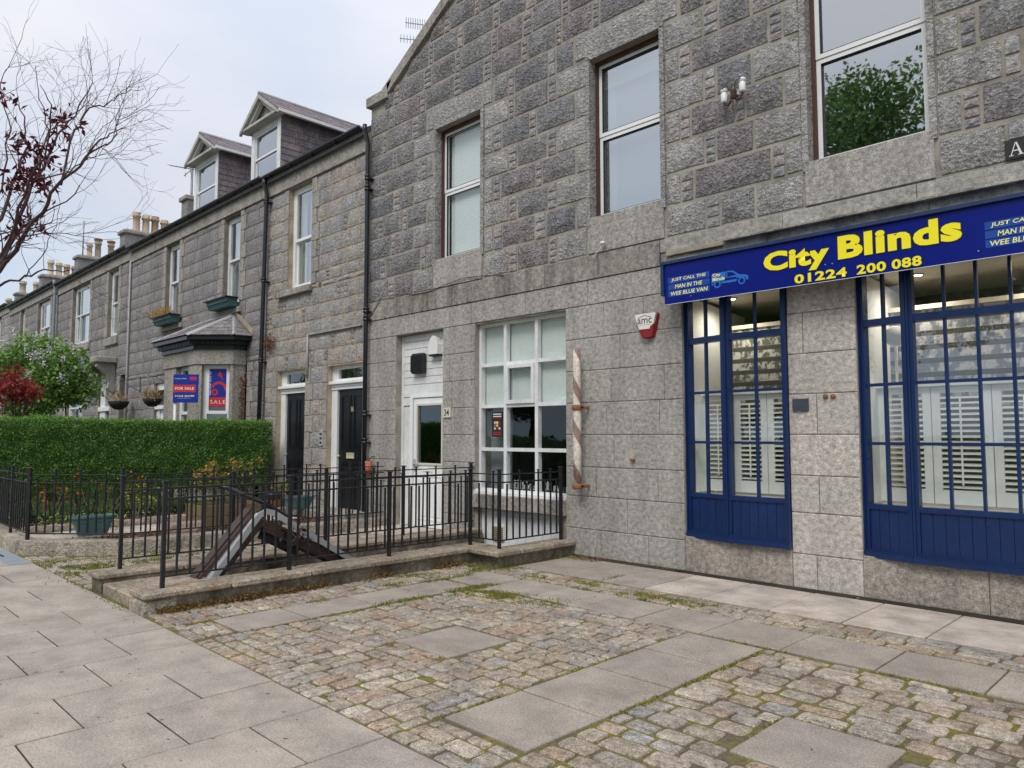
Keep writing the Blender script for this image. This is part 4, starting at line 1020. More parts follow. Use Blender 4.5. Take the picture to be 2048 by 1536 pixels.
# ---------------------------------------------------------------- alarm bell box
al = empty('alarm_box', (-5.33, -.04, 2.8), 'white and red burglar alarm box on the granite wall left of the blue sign', 'alarm box')
o5 = [(-5.475, 3.125), (-5.185, 3.125), (-5.165, 3.10), (-5.235, 2.835), (-5.26, 2.815), (-5.375, 2.815), (-5.40, 2.835), (-5.49, 3.09)]
def shp(pts, y0, y1, name, mat, grow=0): return MB().prism([(x_, y0, z_) for x_, z_ in pts], (0, y1 - y0, 0)).build(name, mat, al)
shp(o5, -.055, -.0, 'base', 'dark_red')
o6 = [(-5.475, 3.12), (-5.19, 3.12), (-5.178, 3.10), (-5.208, 2.985), (-5.255, 2.955), (-5.265, 2.925), (-5.42, 2.925), (-5.482, 3.09)]
shp(o6, -.085, -.056, 'cover', 'alarm_white'); shp([(-5.425, 2.92), (-5.26, 2.92), (-5.252, 2.95), (-5.205, 2.98), (-5.235, 2.84), (-5.26, 2.82), (-5.375, 2.82), (-5.395, 2.84)], -.080, -.056, 'cover', 'dark_red')
text('amc', 'number_black', al, (-5.445, -.0855, 2.995), U, V, .215, .062, .0)
tube('roof_line', 'dark_red', al, [(-5.44, -.0865, 3.068), (-5.345, -.0865, 3.098), (-5.235, -.0865, 3.066)], .003, 5)
box('print', 'trim_grey', al, -5.44, -5.25, -.0862, -.085, 2.975, 2.98)
# ---------------------------------------------------------------- barber pole
bpole = empty('barber_pole', (-6.39, -.16, .87), 'weathered barber pole with flaking cream and maroon spiral beside the white shop window', 'barber pole')
mb = MB().lathe([(.0, 0.0), (.052, 0), (.055, .5), (.055, 1.0), (.052, 1.55), (.048, 1.86), (.030, 1.88), (0, 1.89)], (0, 0, 0), 20)
link('pole', mb.mesh('pole', smooth=True), 'barber_paint', bpole, (-6.39, -.15, .88))
for z in (.93, 1.97):
    mb = MB().lathe([(.057, -.035), (.072, -.03), (.066, 0), (.072, .03), (.057, .035)], (-6.39, -.15, z), 18); mb.build('collar', 'rust', bpole, smooth=True)
    b_ = MB(); b_.box(-6.40, -6.30, -.155, -.13, z - .012, z + .012); b_.box(-6.32, -6.30, -.155, .005, z - .02, z + .02); b_.build('bracket', 'rust', bpole)
# ---------------------------------------------------------------- old porcelain insulators
ins = empty('cable_insulators', (-4.06, -.1, 5.5), 'pair of white porcelain cable insulators on a rusty iron bracket high on the granite wall', 'insulators')
tube('bracket', 'rust', ins, [(-4.06, .0, 5.52), (-4.06, -.10, 5.52), (-4.06, -.10, 5.60)], .014, 8)
box('clamp', 'timber_brown', ins, -4.09, -4.03, -.12, -.08, 5.46, 5.56, .004)
for sx, dz in ((-.115, -.01), (.115, .045)):
    x_ = -4.06 + sx
    MB().lathe([(0, -.05), (.034, -.05), (.038, -.03), (.038, .055), (.030, .065), (.030, .072), (.040, .08), (.040, .10), (.028, .115), (0, .12)], (x_, -.11, 5.50 + dz), 16).build('insulator', 'letter_white', ins, smooth=True)
    tube('bracket_arm', 'timber_brown', ins, [(x_, -.11, 5.46 + dz), (x_, -.11, 5.43 + dz), (x_ - sx * .4, -.11, 5.40 + dz * .5), (x_ - sx * .8, -.11, 5.44)], .011, 8)
    tube('wire', 'cable', ins, [(x_, -.15, 5.60 + dz), (x_ - sx * .5, -.16, 5.63), (x_ - sx * .9, -.13, 5.50), (x_ - sx * .6, -.12, 5.41)], .005, 6)
# ---------------------------------------------------------------- street name plate (first letter in view)
snp = empty('street_name_plate', (-1.25, -.02, 4.14), 'black street name plate with a white serif capital A above the fascia sign', 'street sign')
box('plate', 'number_black', snp, -1.48, -.86, -.022, .0, 4.055, 4.235, .003)
def seriA(x, z, h):
    def p(pts): MB().prism([(x + a * h, -.0235, z + b * h) for a, b in pts], (0, .0015, 0)).build('letter', 'letter_white', snp)
    p([(.10, .05), (.16, .05), (.46, 1.0), (.40, 1.0)]); p([(.42, 1.0), (.52, 1.0), (.84, .05), (.68, .05)]); p([(.24, .34), (.60, .34), (.58, .41), (.26, .41)])
    p([(.0, 0), (.28, 0), (.28, .05), (.0, .05)]); p([(.56, 0), (.95, 0), (.95, .05), (.56, .05)])
seriA(-1.45, 4.085, .12)
# ---------------------------------------------------------------- aerial on the skew
def yagi(parent, P0, P1, n, w, vert=True, mat='aerial_metal', r=.007):
    P0 = Vector(P0); P1 = Vector(P1); mb = MB(); mb.tube([P0, P1], r * .8, 5); d = (P1 - P0).normalized()
    s = d.cross(Vector((0, 0, 1))).normalized() if not vert else Vector((0, 0, 1))
    for i in range(n):
        q = P0 + (P1 - P0) * (i + .3) / n; mb.tube([q - s * w / 2, q + s * w / 2], r * .5, 4)
    mb.build('boom', mat, parent)
def aerial(base, h, specs, label, mat='aerial_metal', r=.016):
    a_ = empty('tv_aerial', base, label, 'tv aerial'); b_ = Vector(base)
    tube('mast', mat, a_, [b_, b_ + Vector((0, 0, h))], r, 6)
    for (o0, o1, n, w, v) in specs: yagi(a_, b_ + Vector(o0), b_ + Vector(o1), n, w, v, mat, r * .5)
    return a_
aerial((-11.62, 1.6, 8.5), 1.75, [((-1.05, .0, 2.08), (.02, 0, 1.55), 13, .24, True), ((-1.25, 0, 1.80), (-.1, 0, 1.28), 10, .18, True)], 'twin thin television aerials sticking out behind the sloping gable edge', r=.026)

# ================================================================== STAIR WELL, LOW WALLS, RAILINGS
def coping_run(parent, segs, z0, z1, mat='coping'):
    for (a, b, c, d) in segs: box('coping_stone', mat, parent, a, b, c, d, z0 + random.uniform(-.004, .004), z1 + random.uniform(-.004, .003), .014)
lw = empty('stairwell_wall', (-7.25, -3, 0), 'low rendered wall with worn granite coping around the basement stair, nearest side', 'wall')
mb = MB(); mb.box(-7.42, -7.105, -5.28, -1.10, -2.4, .125); mb.box(-7.105, -6.64, -1.36, -1.10, -2.4, .125); mb.box(-6.88, -6.64, -1.10, .0, -2.4, .125)
mb.build('wall', 'render_wall', lw)
stone_e = MB(); 
for i, r_ in enumerate([(-7.43, -7.09, -5.335, -5.0, -.05, .12)]): MB().box(*r_, .03).build('stone', 'kerb_granite', lw)
coping_run(lw, [(-7.44, -7.055, -5.33, -4.52), (-7.44, -7.055, -4.512, -3.66), (-7.44, -7.055, -3.652, -2.86), (-7.44, -7.055, -2.852, -2.10), (-7.44, -7.055, -2.092, -1.46), (-7.44, -6.97, -1.455, -1.06), (-6.965, -6.54, -1.47, -1.06), (-6.90, -6.54, -1.055, -.50), (-6.90, -6.54, -.492, -.005)], .128, .19)
uw = empty('stairwell_wall', (-8.6, -3, 0), 'low wall with granite coping on the far side of the basement stair', 'wall')
mb = MB(); mb.box(-8.72, -8.40, -5.28, .0, -2.4, .125); mb.build('wall', 'render_wall', uw)
coping_run(uw, [(-8.76, -8.385, a, b - .008) for a, b in ((-5.32, -4.45), (-4.45, -3.55), (-3.55, -2.75), (-2.75, -1.85), (-1.85, -.95), (-.95, -.002))], .128, .19)
st = empty('basement_stair', (-7.9, -3, -1), 'stone landing slab and steps going down between the low walls', 'stair')
box('landing', 'coping', st, -8.398, -7.422, -5.27, -4.32, -.35, .095, .012)
for i in range(10): box('step', 'coping', st, -8.395, -7.425, -4.31 + i * .27, -4.03 + i * .27, -2.4, .095 - .19 * (i + 1), .01)
box('floor', 'cement', st, -8.395, -7.425, -1.6, -.0, -2.4, -1.99); box('floor', 'cement', st, -7.42, -6.885, -1.09, -.0, -2.4, -1.99)

_bar = {}
def bar_mesh(kind):
    if kind in _bar: return _bar[kind]
    mb = MB()
    if kind == 'tall': mb.box(-.0088, .0088, -.0088, .0088, .105, .955); mb.box(-.018, .018, -.018, .018, .955, .967, .004)
    elif kind == 'short': mb.box(-.0088, .0088, -.0088, .0088, .105, .80)
    else: mb.box(-.018, .018, -.018, .018, 0.0, .975); mb.box(-.032, .032, -.032, .032, .975, .987, .004)
    _bar[kind] = mb.mesh(kind + '_bar'); return _bar[kind]
PAT = ['short', 'tall', 'short', 'short', 'tall', 'short', 'tall', 'short', 'short', 'tall', 'short']
def railing(label, pts, posts, zb, mat='black_iron', sp=.124, group='black iron railings round the gardens and stair', zr=(.10, .82, .92)):
    """pts: plan polyline; posts: list per segment of positions (0..L) where posts stand"""
    c = pts[len(pts) // 2]; r = empty('iron_railing', (c[0], c[1], zb), label, 'railing', None); r['group'] = group
    k = 0
    for (A, B), ps in zip(zip(pts[:-1], pts[1:]), posts):
        A = Vector((A[0], A[1], zb)); B = Vector((B[0], B[1], zb)); L = (B - A).length; U = (B - A).normalized(); ang = math.atan2(U.y, U.x)
        for h, t in zip(zr, (.012, .012, .010)):
            mb = MB(); n = max(1, int(L / 1.2)); pp = [A + U * (L * i / n) + Vector((0, 0, h + (random.uniform(-.004, .004) if 0 < i < n else 0))) for i in range(n + 1)]
            mb.tube(pp, t * .8, 6); mb.build('rail', mat, r)
        for p in ps: link('post', bar_mesh('post'), mat, r, A + U * p + Vector((0, 0, random.uniform(-.004, .004))), None, (0, 0, ang))
        n = max(1, round(L / sp))
        for i in range(1, n):
            d = L * i / n
            if any(abs(d - p) < .045 for p in ps): continue
            o = link('bar', bar_mesh(PAT[k % len(PAT)]), mat, r, A + U * d + Vector((0, 0, random.uniform(-.003, .003))), None, (random.uniform(-.006, .006), random.uniform(-.006, .006), ang)); k += 1
    return r
railing('nearest black iron railing, stepping out round the basement window', [(-7.25, -5.10), (-7.25, -1.24), (-6.74, -1.24), (-6.74, -.06)], [[0, 1.28, 2.55, 3.82], [.5], [1.15]], .19)
railing('middle black iron railing between the basement stair and the path to the white door', [(-8.60, -5.05), (-8.60, -.02)], [[0, 1.22, 2.46, 3.70, 4.98]], .19)

# garden wall (kerb) and railings of the planted front garden
gw = empty('garden_kerb', (-11, -4, 0), 'low rock faced granite kerb with splayed corner around the planted garden', 'wall')
def rough_block(name, mat, parent, pts, z0, z1, amp=.012):
    """stone block with hammered faces: plan polygon, subdivided sides"""
    mb = MB(); n = len(pts); ring = []
    for i in range(n):
        a = Vector((*pts[i], 0)); b = Vector((*pts[(i + 1) % n], 0)); m_ = max(1, int((b - a).length / .12))
        for k in range(m_): ring.append((a.lerp(b, k / m_), k == 0))
    c = sum((p for p, _ in ring), Vector()) / len(ring); vs = []; fs = []; N = len(ring); lv = [z0, (z0 + z1) / 2, z1 - .018, z1]
    for j, z in enumerate(lv):
        for p, cor in ring:
            d = (p - c).normalized(); q = p.copy()
            if j < 2 and not cor: q += d * amp * random.uniform(.1, 1)
            if j == 3: q -= d * .012
            vs.append((q.x, q.y, z))
    for j in range(3):
        for i in range(N): fs.append((j * N + i, j * N + (i + 1) % N, (j + 1) * N + (i + 1) % N, (j + 1) * N + i))
    fs.append(tuple(3 * N + i for i in range(N))); mb.add(vs, fs); return mb.build(name, mat, parent)
def kerbrun(pts_out, pts_in, cuts):
    for (a, b), (c, d), n in cuts: pass
ko = [(-13.10, -5.33), (-11.93, -5.33), (-10.88, -4.36), (-10.80, -2.2), (-10.80, -.02)]
ki = [(-13.10, -5.05), (-12.02, -5.05), (-11.17, -4.24), (-11.08, -2.2), (-11.08, -.02)]
for s, n in ((0, 2), (1, 1), (2, 2), (3, 2)):
    for i in range(n):
        g_ = .004; t0, t1 = i / n + g_, (i + 1) / n - g_
        L = lambda p, q, t: (p[0] + (q[0] - p[0]) * t, p[1] + (q[1] - p[1]) * t)
        rough_block('kerb_stone', 'kerb_granite', gw, [L(ko[s], ko[s + 1], t0), L(ko[s], ko[s + 1], t1), L(ki[s], ki[s + 1], t1), L(ki[s], ki[s + 1], t0)], -.05, .175)
railing('black iron railing along the kerb of the planted front garden', [(-13.0, -5.19), (-11.97, -5.19), (-11.00, -4.30), (-10.93, -2.2), (-10.93, -.05)], [[.0], [.0], [.0], [0, 1.45], [.75, 2.1]], .17, zr=(.09, .78, .89))
railing('dark railing with narrow bars along the pavement at the far left', [(-16.6, -5.19), (-13.12, -5.19)], [[0, 1.2, 2.4]], .17, 'iron_blue', .115, zr=(.09, .78, .89))
rough_block('kerb_stone', 'kerb_granite', gw, [(-16.6, -5.33), (-14.9, -5.33), (-14.9, -5.05), (-16.6, -5.05)], -.05, .175); rough_block('kerb_stone', 'kerb_granite', gw, [(-14.88, -5.33), (-13.12, -5.33), (-13.12, -5.05), (-14.88, -5.05)], -.05, .175)
fix = MB(); 
garden = MB()
garden.prism([(-15.9, -5.04, -.19), (-12.04, -5.04, -.19), (-11.19, -4.22, -.19), (-11.10, -2.2, -.19), (-11.10, -.02, -.19), (-15.9, -.02, -.19)], (0, 0, .285))
for a, b, p, q in [(-60, -15.9, -5.04, -.02)]: garden.box(a, b, p, q, -.19, .10)
garden.build('garden_bed', 'soil', None, kind='structure', origin=(0, 0, 0))
front_lawn = box('front_gardens', 'lawn', None, -60, -15.95, -4.9, -.02, .10, .13, kind='structure')
fw_ = empty('garden_wall', (-40, -5.2, 0), 'low granite front wall of the gardens further up the street', 'wall')
for i in range(30): rough_block('kerb_stone', 'kerb_granite', fw_, [(-61.5 + i * 1.5, -5.33), (-60.01 + i * 1.5, -5.33), (-60.01 + i * 1.5, -5.05), (-61.5 + i * 1.5, -5.05)], -.05, .42)
gp_ = box('garden_path', 'slab_pale', None, -13.15, -12.25, -5.04, -.9, .08, .115, kind='structure')
box('garden_step', 'terrace_dressed', gw, -15.3, -11.3, -.62, -.02, .02, .23, .015) 
eg = empty('garden_edging', (-13.25, -2.5, .1), 'row of low stone edging blocks beside the bark bed under the hedge', 'edging')
yy = -5.0
while yy < -.8:
    w = random.uniform(.35, .55); rough_block('edging_stone', 'sett', eg, [(-13.34, yy), (-13.19, yy), (-13.19, yy + w - .01), (-13.34, yy + w - .01)], .08, random.uniform(.20, .23)); yy += w
P = []
for _ in range(5200):
    P.append((random.uniform(-14.7, -13.35), random.uniform(-5.0, -.7), .10))
for _ in range(2600):
    q_ = (random.uniform(-12.2, -11.15), random.uniform(-4.95, -.7), .10)
    if q_[1] > -4.2 or (q_[0] + 12.04) < (q_[1] + 5.04) * 1.03: P.append(q_)
cards('bark_chips', P, .045, 'bark', kind='stuff', up=.35, aspect=2.2)
rough_block('rockery_stone', 'rock_pink', None, [(-12.0, -3.35), (-11.6, -3.4), (-11.5, -2.95), (-11.9, -2.8)], .06, .26, .05); o = bpy.data.objects['rockery_stone']; tag(o, 'lump of pinkish stone lying in the bark behind the kerb', 'stone')
# ================================================================== BROKEN CANOPY over the stair
cn = empty('broken_canopy', (-7.9, -3.7, .2), 'broken brown vinyl canopy folded into a peak over the stairwell, with pale trim strips', 'canopy')
def slab_yz(name, mat, ya, za, yb, zb, t0, t1, xa, xb):
    d = Vector((0, yb - ya, zb - za)).normalized(); n = Vector((0, -d.z, d.y))
    if n.z < 0: n = -n
    a = Vector((xa, ya, za)); b = Vector((xa, yb, zb))
    p = [a + n * t0, b + n * t0, b + n * t1, a + n * t1]
    return MB().prism(p, (xb - xa, 0, 0)).build(name, mat, cn)
X0_, X1_ = -8.18, -7.86
A_ = (-4.46, .02); T_ = (-3.80, .78); B_ = (-2.66, .10)
slab_yz('panel', 'leather', *A_, -3.86, .70, -.10, .0, X0_, X1_); slab_yz('panel', 'leather', -3.76, .66, *B_, -.13, .0, X0_, X1_)
slab_yz('fold', 'leather', -4.50, .06, -3.88, .77, .012, .03, X0_ + .05, X1_ - .12)
slab_yz('trim_strip', 'trim_grey', *A_, -3.875, .735, .002, .018, X1_ - .06, X1_ + .012); slab_yz('trim_strip', 'trim_grey', -3.72, .735, -2.72, .14, .002, .018, X1_ - .06, X1_ + .012)
# visible pale side strips, facing the viewer
def strip(pts, w, name='trim_strip', mat='trim_grey', x=X1_ + .013):
    vs = []; 
    P_ = [Vector((x, a, b)) for a, b in pts]; L_ = []; R_ = []
    for i, p in enumerate(P_):
        t = (P_[min(i + 1, len(P_) - 1)] - P_[max(0, i - 1)]).normalized(); n = Vector((0, -t.z, t.y)); L_.append(p + n * w / 2); R_.append(p - n * w / 2)
    mb = MB(); n_ = len(P_)
    mb.prism(L_ + R_[::-1], (.02, 0, 0)); return mb.build(name, mat, cn)
strip([(-4.46, -.01), (-3.94, .64), (-3.87, .72), (-3.79, .755), (-3.71, .735), (-2.66, .085)], .065)
strip([(-3.74, .80), (-2.62, .115)], .05, 'edge_bar', 'black_paint', X1_ - .2)
strip([(-4.60, -.02), (-4.02, .62), (-3.86, .76)], .03, 'seam', 'timber_brown', X1_ - .05)
box('frame_block', 'black_paint', cn, X0_ - .1, X0_ + .12, -3.62, -3.50, .86, .93, .01)
tube('frame_tube', 'black_paint', cn, [(-8.5, -4.05, 1.01), (-8.45, -3.98, 1.0), (-8.2, -3.6, .80), (-8.1, -3.35, .60)], .028, 10)
tube('torn_wire', 'cable', cn, [(-7.84, -3.72, .68), (-7.82, -3.6, .55), (-7.83, -3.45, .48), (-7.83, -3.4, .38), (-7.84, -3.3, .36), (-7.83, -3.22, .40)], .006, 5)
tube('torn_wire', 'steel', cn, [(-7.83, -3.55, .56), (-7.81, -3.42, .42), (-7.82, -3.36, .46), (-7.82, -3.25, .33)], .004, 5)
tube('torn_wire', 'cable', cn, [(-7.83, -4.55, .35), (-7.83, -4.4, .22), (-7.83, -4.3, .18), (-7.83, -4.15, .27)], .004, 5)
P = [(-7.83 + random.uniform(-.01, .02), -3.5 + random.uniform(-.12, .18), .42 + random.uniform(-.12, .12)) for _ in range(34)]
cards('torn_cloth', P, .09, 'leather', cn, aspect=2.0)
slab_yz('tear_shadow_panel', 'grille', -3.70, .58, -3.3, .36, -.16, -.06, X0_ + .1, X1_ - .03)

# ================================================================== TERRACE
GROUP_H = 'terraced granite houses along the street'
def sash(par, x0, x1, z0, z1, y=.13, w=.05, mid=None, glassm='glass_far', curt=True, mull=0, mat='white_wood'):
    mid = mid or (z0 + z1) / 2 + .02; w *= 1.25; f = MB(); frame_boxes(f, x0, x1, z0, z1, y + .0, w * 1.3, .09); frame_boxes(f, x0 + w, x1 - w, mid - .02, z1 - w, y + .005, w * .8, .05); frame_boxes(f, x0 + w, x1 - w, z0 + w, mid + .02, y + .058, w * .8, .04)
    if mull: f.box(x0 + (x1 - x0) * mull - .03, x0 + (x1 - x0) * mull + .03, y - .002, y + .08, z0 + w, z1 - w)
    fr = f.build('window', mat, par)
    for p, q, yy in ((mid + .02, z1 - 2 * w, y + .03), (z0 + 2 * w, mid, y + .085)):
        MB().add([(x0 + w, yy, p), (x1 - w, yy, p), (x1 - w, yy, q), (x0 + w, yy, q)], [(0, 1, 2, 3)]).build('pane', glassm, fr)
    if curt:
        c = MB()
        for sgn, xa in ((1, x0 + w), (-1, x1 - w)):
            pts = [(xa + sgn * i * .035, y + .17 + .025 * (i % 2), z0) for i in range(7 if sgn > 0 else max(8, int((x1 - x0) * 17)))]
            for a, b in zip(pts[:-1], pts[1:]): c.add([a, b, (b[0], b[1], z1 + .0), (a[0], a[1], z1)], [(0, 1, 2, 3)])
        c.build('curtain', 'curtain', fr, fix=False)
    room(par, x0, x1, z0, z1, .42, 1.4, 'room_grey')
    return fr
def house(x0, x1, dz, wins, holes, stone_mat, label, seed, detail=True, y=0.0, courses=.345, rubble=False):
    random.seed(seed)
    h = empty('terraced_house', ((x0 + x1) / 2, 0, 0), label, 'house', GROUP_H)
    zf = 6.97 + dz; ze = 7.36 + dz; H = list(wins) + list(holes)
    mb = MB()
    for a, b, p, q in cut_rects(x0, x1, -.2, ze, H): mb.box(a, b, y + .02, .41, p, q)
    mb.build('wall', 'mortar_tan' if rubble else 'mortar_grey', h)
    wb = MB().box(x0, x1, 6.6, 6.9, -.2, ze); wb.build('wall', 'mortar_grey', h)
    # roof
    yr, zr = 3.5, 9.75 + dz
    rm = MB(); rm.prism([(x0, -.12, ze + .02), (x0, yr, zr), (x0, yr, zr - .12), (x0, -.12, ze - .10)][::-1], (x1 - x0, 0, 0)); rm.prism([(x0, yr, zr), (x0, 7.1, ze + .02), (x0, 7.1, ze - .1), (x0, yr, zr - .12)][::-1], (x1 - x0, 0, 0)); rm.build('roof', 'roof_slate', h)
    # eaves course of long dressed stones and gutter
    n = max(1, round((x1 - x0) / 1.25))
    for i in range(n): box('eaves_stone', 'terrace_dressed', h, x0 + (x1 - x0) * i / n + .003, x0 + (x1 - x0) * (i + 1) / n - .003, y - .035, .3, zf + .004, ze, .006)
    gt = MB(); nseg = 8
    pr = [(0, -.16 + .065 * cos(pi + pi * k / nseg), ze + .055 + .065 * sin(pi + pi * k / nseg)) for k in range(nseg + 1)]
    pr2 = [(0, -.16 + .055 * cos(2 * pi - pi * k / nseg), ze + .055 + .055 * sin(2 * pi - pi * k / nseg)) for k in range(nseg + 1)]
    gt.prism([(x0 + .01,) + p[1:] for p in pr + pr2], (x1 - x0 - .02, 0, 0)); gt.box(x0 + .01, x1 - .01, -.10, -.035, ze + .005, ze + .06); gt.build('gutter', 'black_paint', h)
    nb = int((x1 - x0) / .9)
    for i in range(nb): box('gutter_bracket', 'black_paint', h, x0 + .4 + i * .9, x0 + .425 + i * .9, -.23, -.03, ze - .03, ze - .012)
    # stones
    zs = [0.0]; 
    while zs[-1] < zf - courses * 1.4: zs.append(zs[-1] + courses * random.uniform(.93, 1.07))
    zs.append(zf); cnt = 0; J = MB()
    for i, (za, zb) in enumerate(zip(zs[:-1], zs[1:])):
        subs = sorted({za, zb} | {v for w_ in H for v in (w_[2], w_[3]) if za + .05 < v < zb - .05})
        for sa, sb in zip(subs[:-1], subs[1:]):
            zm = (sa + sb) / 2; iv = [(x0, x1)]
            for w_ in H:
                if w_[2] < zm < w_[3]:
                    nv = []
                    for p, q in iv:
                        if w_[1] <= p or w_[0] >= q: nv.append((p, q)); continue
                        if w_[0] > p: nv.append((p, w_[0]))
                        if w_[1] < q: nv.append((w_[1], q))
                    iv = nv
            for p, q in iv:
                # jamb stones
                x = p
                jl = p > x0 + .01; jr = q < x1 - .01
                if jr and q - p > .5:
                    jw = .30 if i % 2 else .20; (stone('ashlar', 'terrace_dressed', h, q - jw, q, sa, sb, y - .006, gap=.01)); q -= jw
                if jl and q - p > .5:
                    jw = .30 if i % 2 else .20; (stone('ashlar', 'terrace_dressed', h, p, p + jw, sa, sb, y - .006, gap=.01)); x = p + jw
                while x < q - .02:
                    w = random.uniform(.32, .62) if rubble else random.uniform(.42, .95)
                    if q - (x + w) < .22: w = q - x
                    if rubble and random.random() < .28 and q - x > .5:
                        w = .13; nn = 3; hh = (sb - sa) / nn
                        for k in range(nn): stone_joined(J, True, x, x + w, sa + k * hh, sa + (k + 1) * hh, y, .02, .03)
                        x += w; continue
                    cnt += 1
                    gp_ = .026 if rubble else .012
                    if cnt < 296 and detail: stone('rock', stone_mat, h, x, x + w, sa, sb, y + .006, .022, gap=gp_)
                    else: stone_joined(J, False, x, x + w, sa, sb, y + .006, .022, gap=gp_)
                    x += w
    if J.v: J.build('stone', 'pinning_joined', h, kind='stuff')
    return h
def chimney(par, x, ya, yb, z0, zc, pots, w=.32, label=None):
    st_ = box('chimney', 'terrace_stone', par, x - w, x + w, ya, yb, z0, zc - .16)
    box('chimney_cap', 'terrace_dressed', st_, x - w - .09, x + w + .09, ya - .09, yb + .09, zc - .16, zc, .03); box('chimney_cap', 'cement', st_, x - w + .05, x + w - .05, ya + .05, yb - .05, zc + .001, zc + .06, .02)
    for i, (yp, h_, mt, rr_) in enumerate(pots):
        MB().lathe([(rr_, 0), (rr_ * 1.0, h_ * .08), (rr_ * .88, h_ * .12), (rr_ * .84, h_ * .72), (rr_ * 1.08, h_ * .76), (rr_ * 1.1, h_ * .84), (rr_ * .92, h_ * .87), (rr_ * 1.0, h_ * .97), (rr_ * .9, h_), (rr_ * .7, h_), (rr_ * .7, h_ * .8)], (x, yp, zc + .05), 14).build('chimney_pot', mt, st_, smooth=True)
    return st_
def pipe(par, x, y, ztop, zbot, mat='black_paint', r=.042, swan=True, joints=None, xb=None):
    xb = x if xb is None else xb
    pts = ([(x, -.17, ztop), (x, -.17, ztop - .10), (x, y, ztop - .32)] if swan else [(x, y, ztop)]) + [(x + (xb - x) * t, y, ztop - .34 - (ztop - .34 - zbot) * t) for t in (0, .5, 1)]
    p = tube('downpipe', mat, par, pts, r, 12)
    for i, z in enumerate(joints or [ztop - .5 - 1.8 * k for k in range(int((ztop - zbot) / 1.8))]):
        xx = x + (xb - x) * (ztop - z) / (ztop - zbot)
        MB().lathe([(r, -.05), (r * 1.28, -.045), (r * 1.28, -.015), (r * 1.1, -.01), (r * 1.1, .01), (r * 1.28, .015), (r * 1.28, .05), (r, .055)], (xx, y, z), 12).build('collar', mat, p, smooth=True)
        box('lug', mat, p, xx - r * 1.9, xx + r * 1.9, y, .01, z - .03, z - .018)
    return p
# ---- house next to the gabled building: two black doors, one window above
U1 = (-14.66, -13.68, 4.72, 6.97); D36 = (-12.97, -11.74, .12, 2.97); D38 = (-15.06, -13.82, .12, 2.99)
hA = house(-15.62, -11.60, 0, [U1], [D36, D38], 'terrace_rubble', 'granite house with two black front doors beside the gabled building', 11, y=0.0, rubble=True, courses=.33)
fr = sash(hA, U1[0], U1[1], U1[2], U1[3] - .01, .12, .06, 5.80, 'glass_far', True, mat='white_upvc')
box('sill', 'terrace_dressed', hA, -15.0, -13.62, -.09, .2, 4.58, 4.715, .01)
box('flashing', 'lead', hA, -13.72, -11.75, -.045, .0, 3.655, 3.68); tube('conduit', 'lead', hA, [(-13.70, -.03, 3.68), (-13.70, -.03, 2.78)], .022, 6)
pipe(hA, -11.50, -.10, 7.40, .02, xb=-11.47, joints=[6.4, 6.2, 3.9, 3.75, 2.0, 1.5])
def black_door(D, side_right, numtxt=None):
    x0, x1, z0, z1 = D; y = .15
    s = MB(); s.box(x0, x0 + .20, y - .03, y + .05, z0, 2.52); s.box(x1 - .06, x1, y - .03, y + .05, z0, 2.52)
    s.box(x0, x0 + .07, y - .02, y + .05, 2.66, z1); s.box(x1 - .07, x1, y - .02, y + .05, 2.66, z1); s.box(x0 + .07, x1 - .07, y - .02, y + .05, z1 - .07, z1); s.box(x0 + .07, x1 - .07, y - .02, y + .05, 2.66, 2.71)
    s.box(x0 + .07, x0 + .2, y - .01, y + .05, 2.71, z1 - .07); s.box(x0 - .03, x1, y - .11, y + .05, 2.60, 2.66, .008); s.box(x0, x1, y - .05, y + .04, 2.50, 2.60)
    for i in range(int((x1 - x0) / .035)): s.box(x0 + .01 + i * .035, x0 + .028 + i * .035, y - .075, y - .05, 2.56, 2.585)
    sur = s.build('door_surround', 'white_paint', hA)
    MB().add([(x0 + .2, y + .02, 2.71), (x1 - .07, y + .02, 2.71), (x1 - .07, y + .02, z1 - .07), (x0 + .2, y + .02, z1 - .07)], [(0, 1, 2, 3)]).build('fanlight', 'glass', sur)
    a, b = x0 + .21, x1 - .065; d = box('door', 'black_paint', hA, a, b, y + .01, y + .06, z0 + .02, 2.495)
    mid = (a + b) / 2
    for u0, u1 in ((a + .10, mid - .05), (mid + .05, b - .10)):
        for p, q in ((z0 + .2, z0 + .95), (z0 + 1.22, 2.38)):
            m_ = MB(); frame_boxes(m_, u0, u1, p, q, y - .004, .018, .012); frame_boxes(m_, u0 + .05, u1 - .05, p + .05, q - .05, y + .002, .01, .008); m_.build('door_panel', 'black_paint', d)
    if numtxt:
        text(numtxt, 'brass', d, (mid - .07, y + .006, 2.06), U, V, .12, .10, .01, 0, 'digits'); mb_ = MB(); frame_boxes(mb_, mid - .17, mid + .09, 1.16, 1.27, y - .012, .018, .014); mb_.box(mid - .152, mid + .072, y - .002, y + .006, 1.178, 1.252); mb_.build('letter_plate', 'brass', d)
    MB().lathe([(0, 0), (.03, .005), (.032, .03), (.012, .04), (.012, .06)], (0, 0, 0), 10)
    k = MB().lathe([(0, -.07), (.028, -.06), (.03, -.035), (.012, -.02), (.012, 0)], (0, 0, 0), 12); me = k.mesh('knob', smooth=True); link('knob', me, 'brass', d, (a + .06, y + .01, 1.2), None, (-pi / 2, 0, 0))
    box('threshold', 'terrace_dressed', hA, x0 - .02, x1 + .02, -.10, .25, .0, z0 + .015, .01); room(hA, x0 + .1, x1 - .1, 2.7, 2.9, .42, .8, 'room_dark')
black_door(D36, True, '36'); black_door(D38, False)
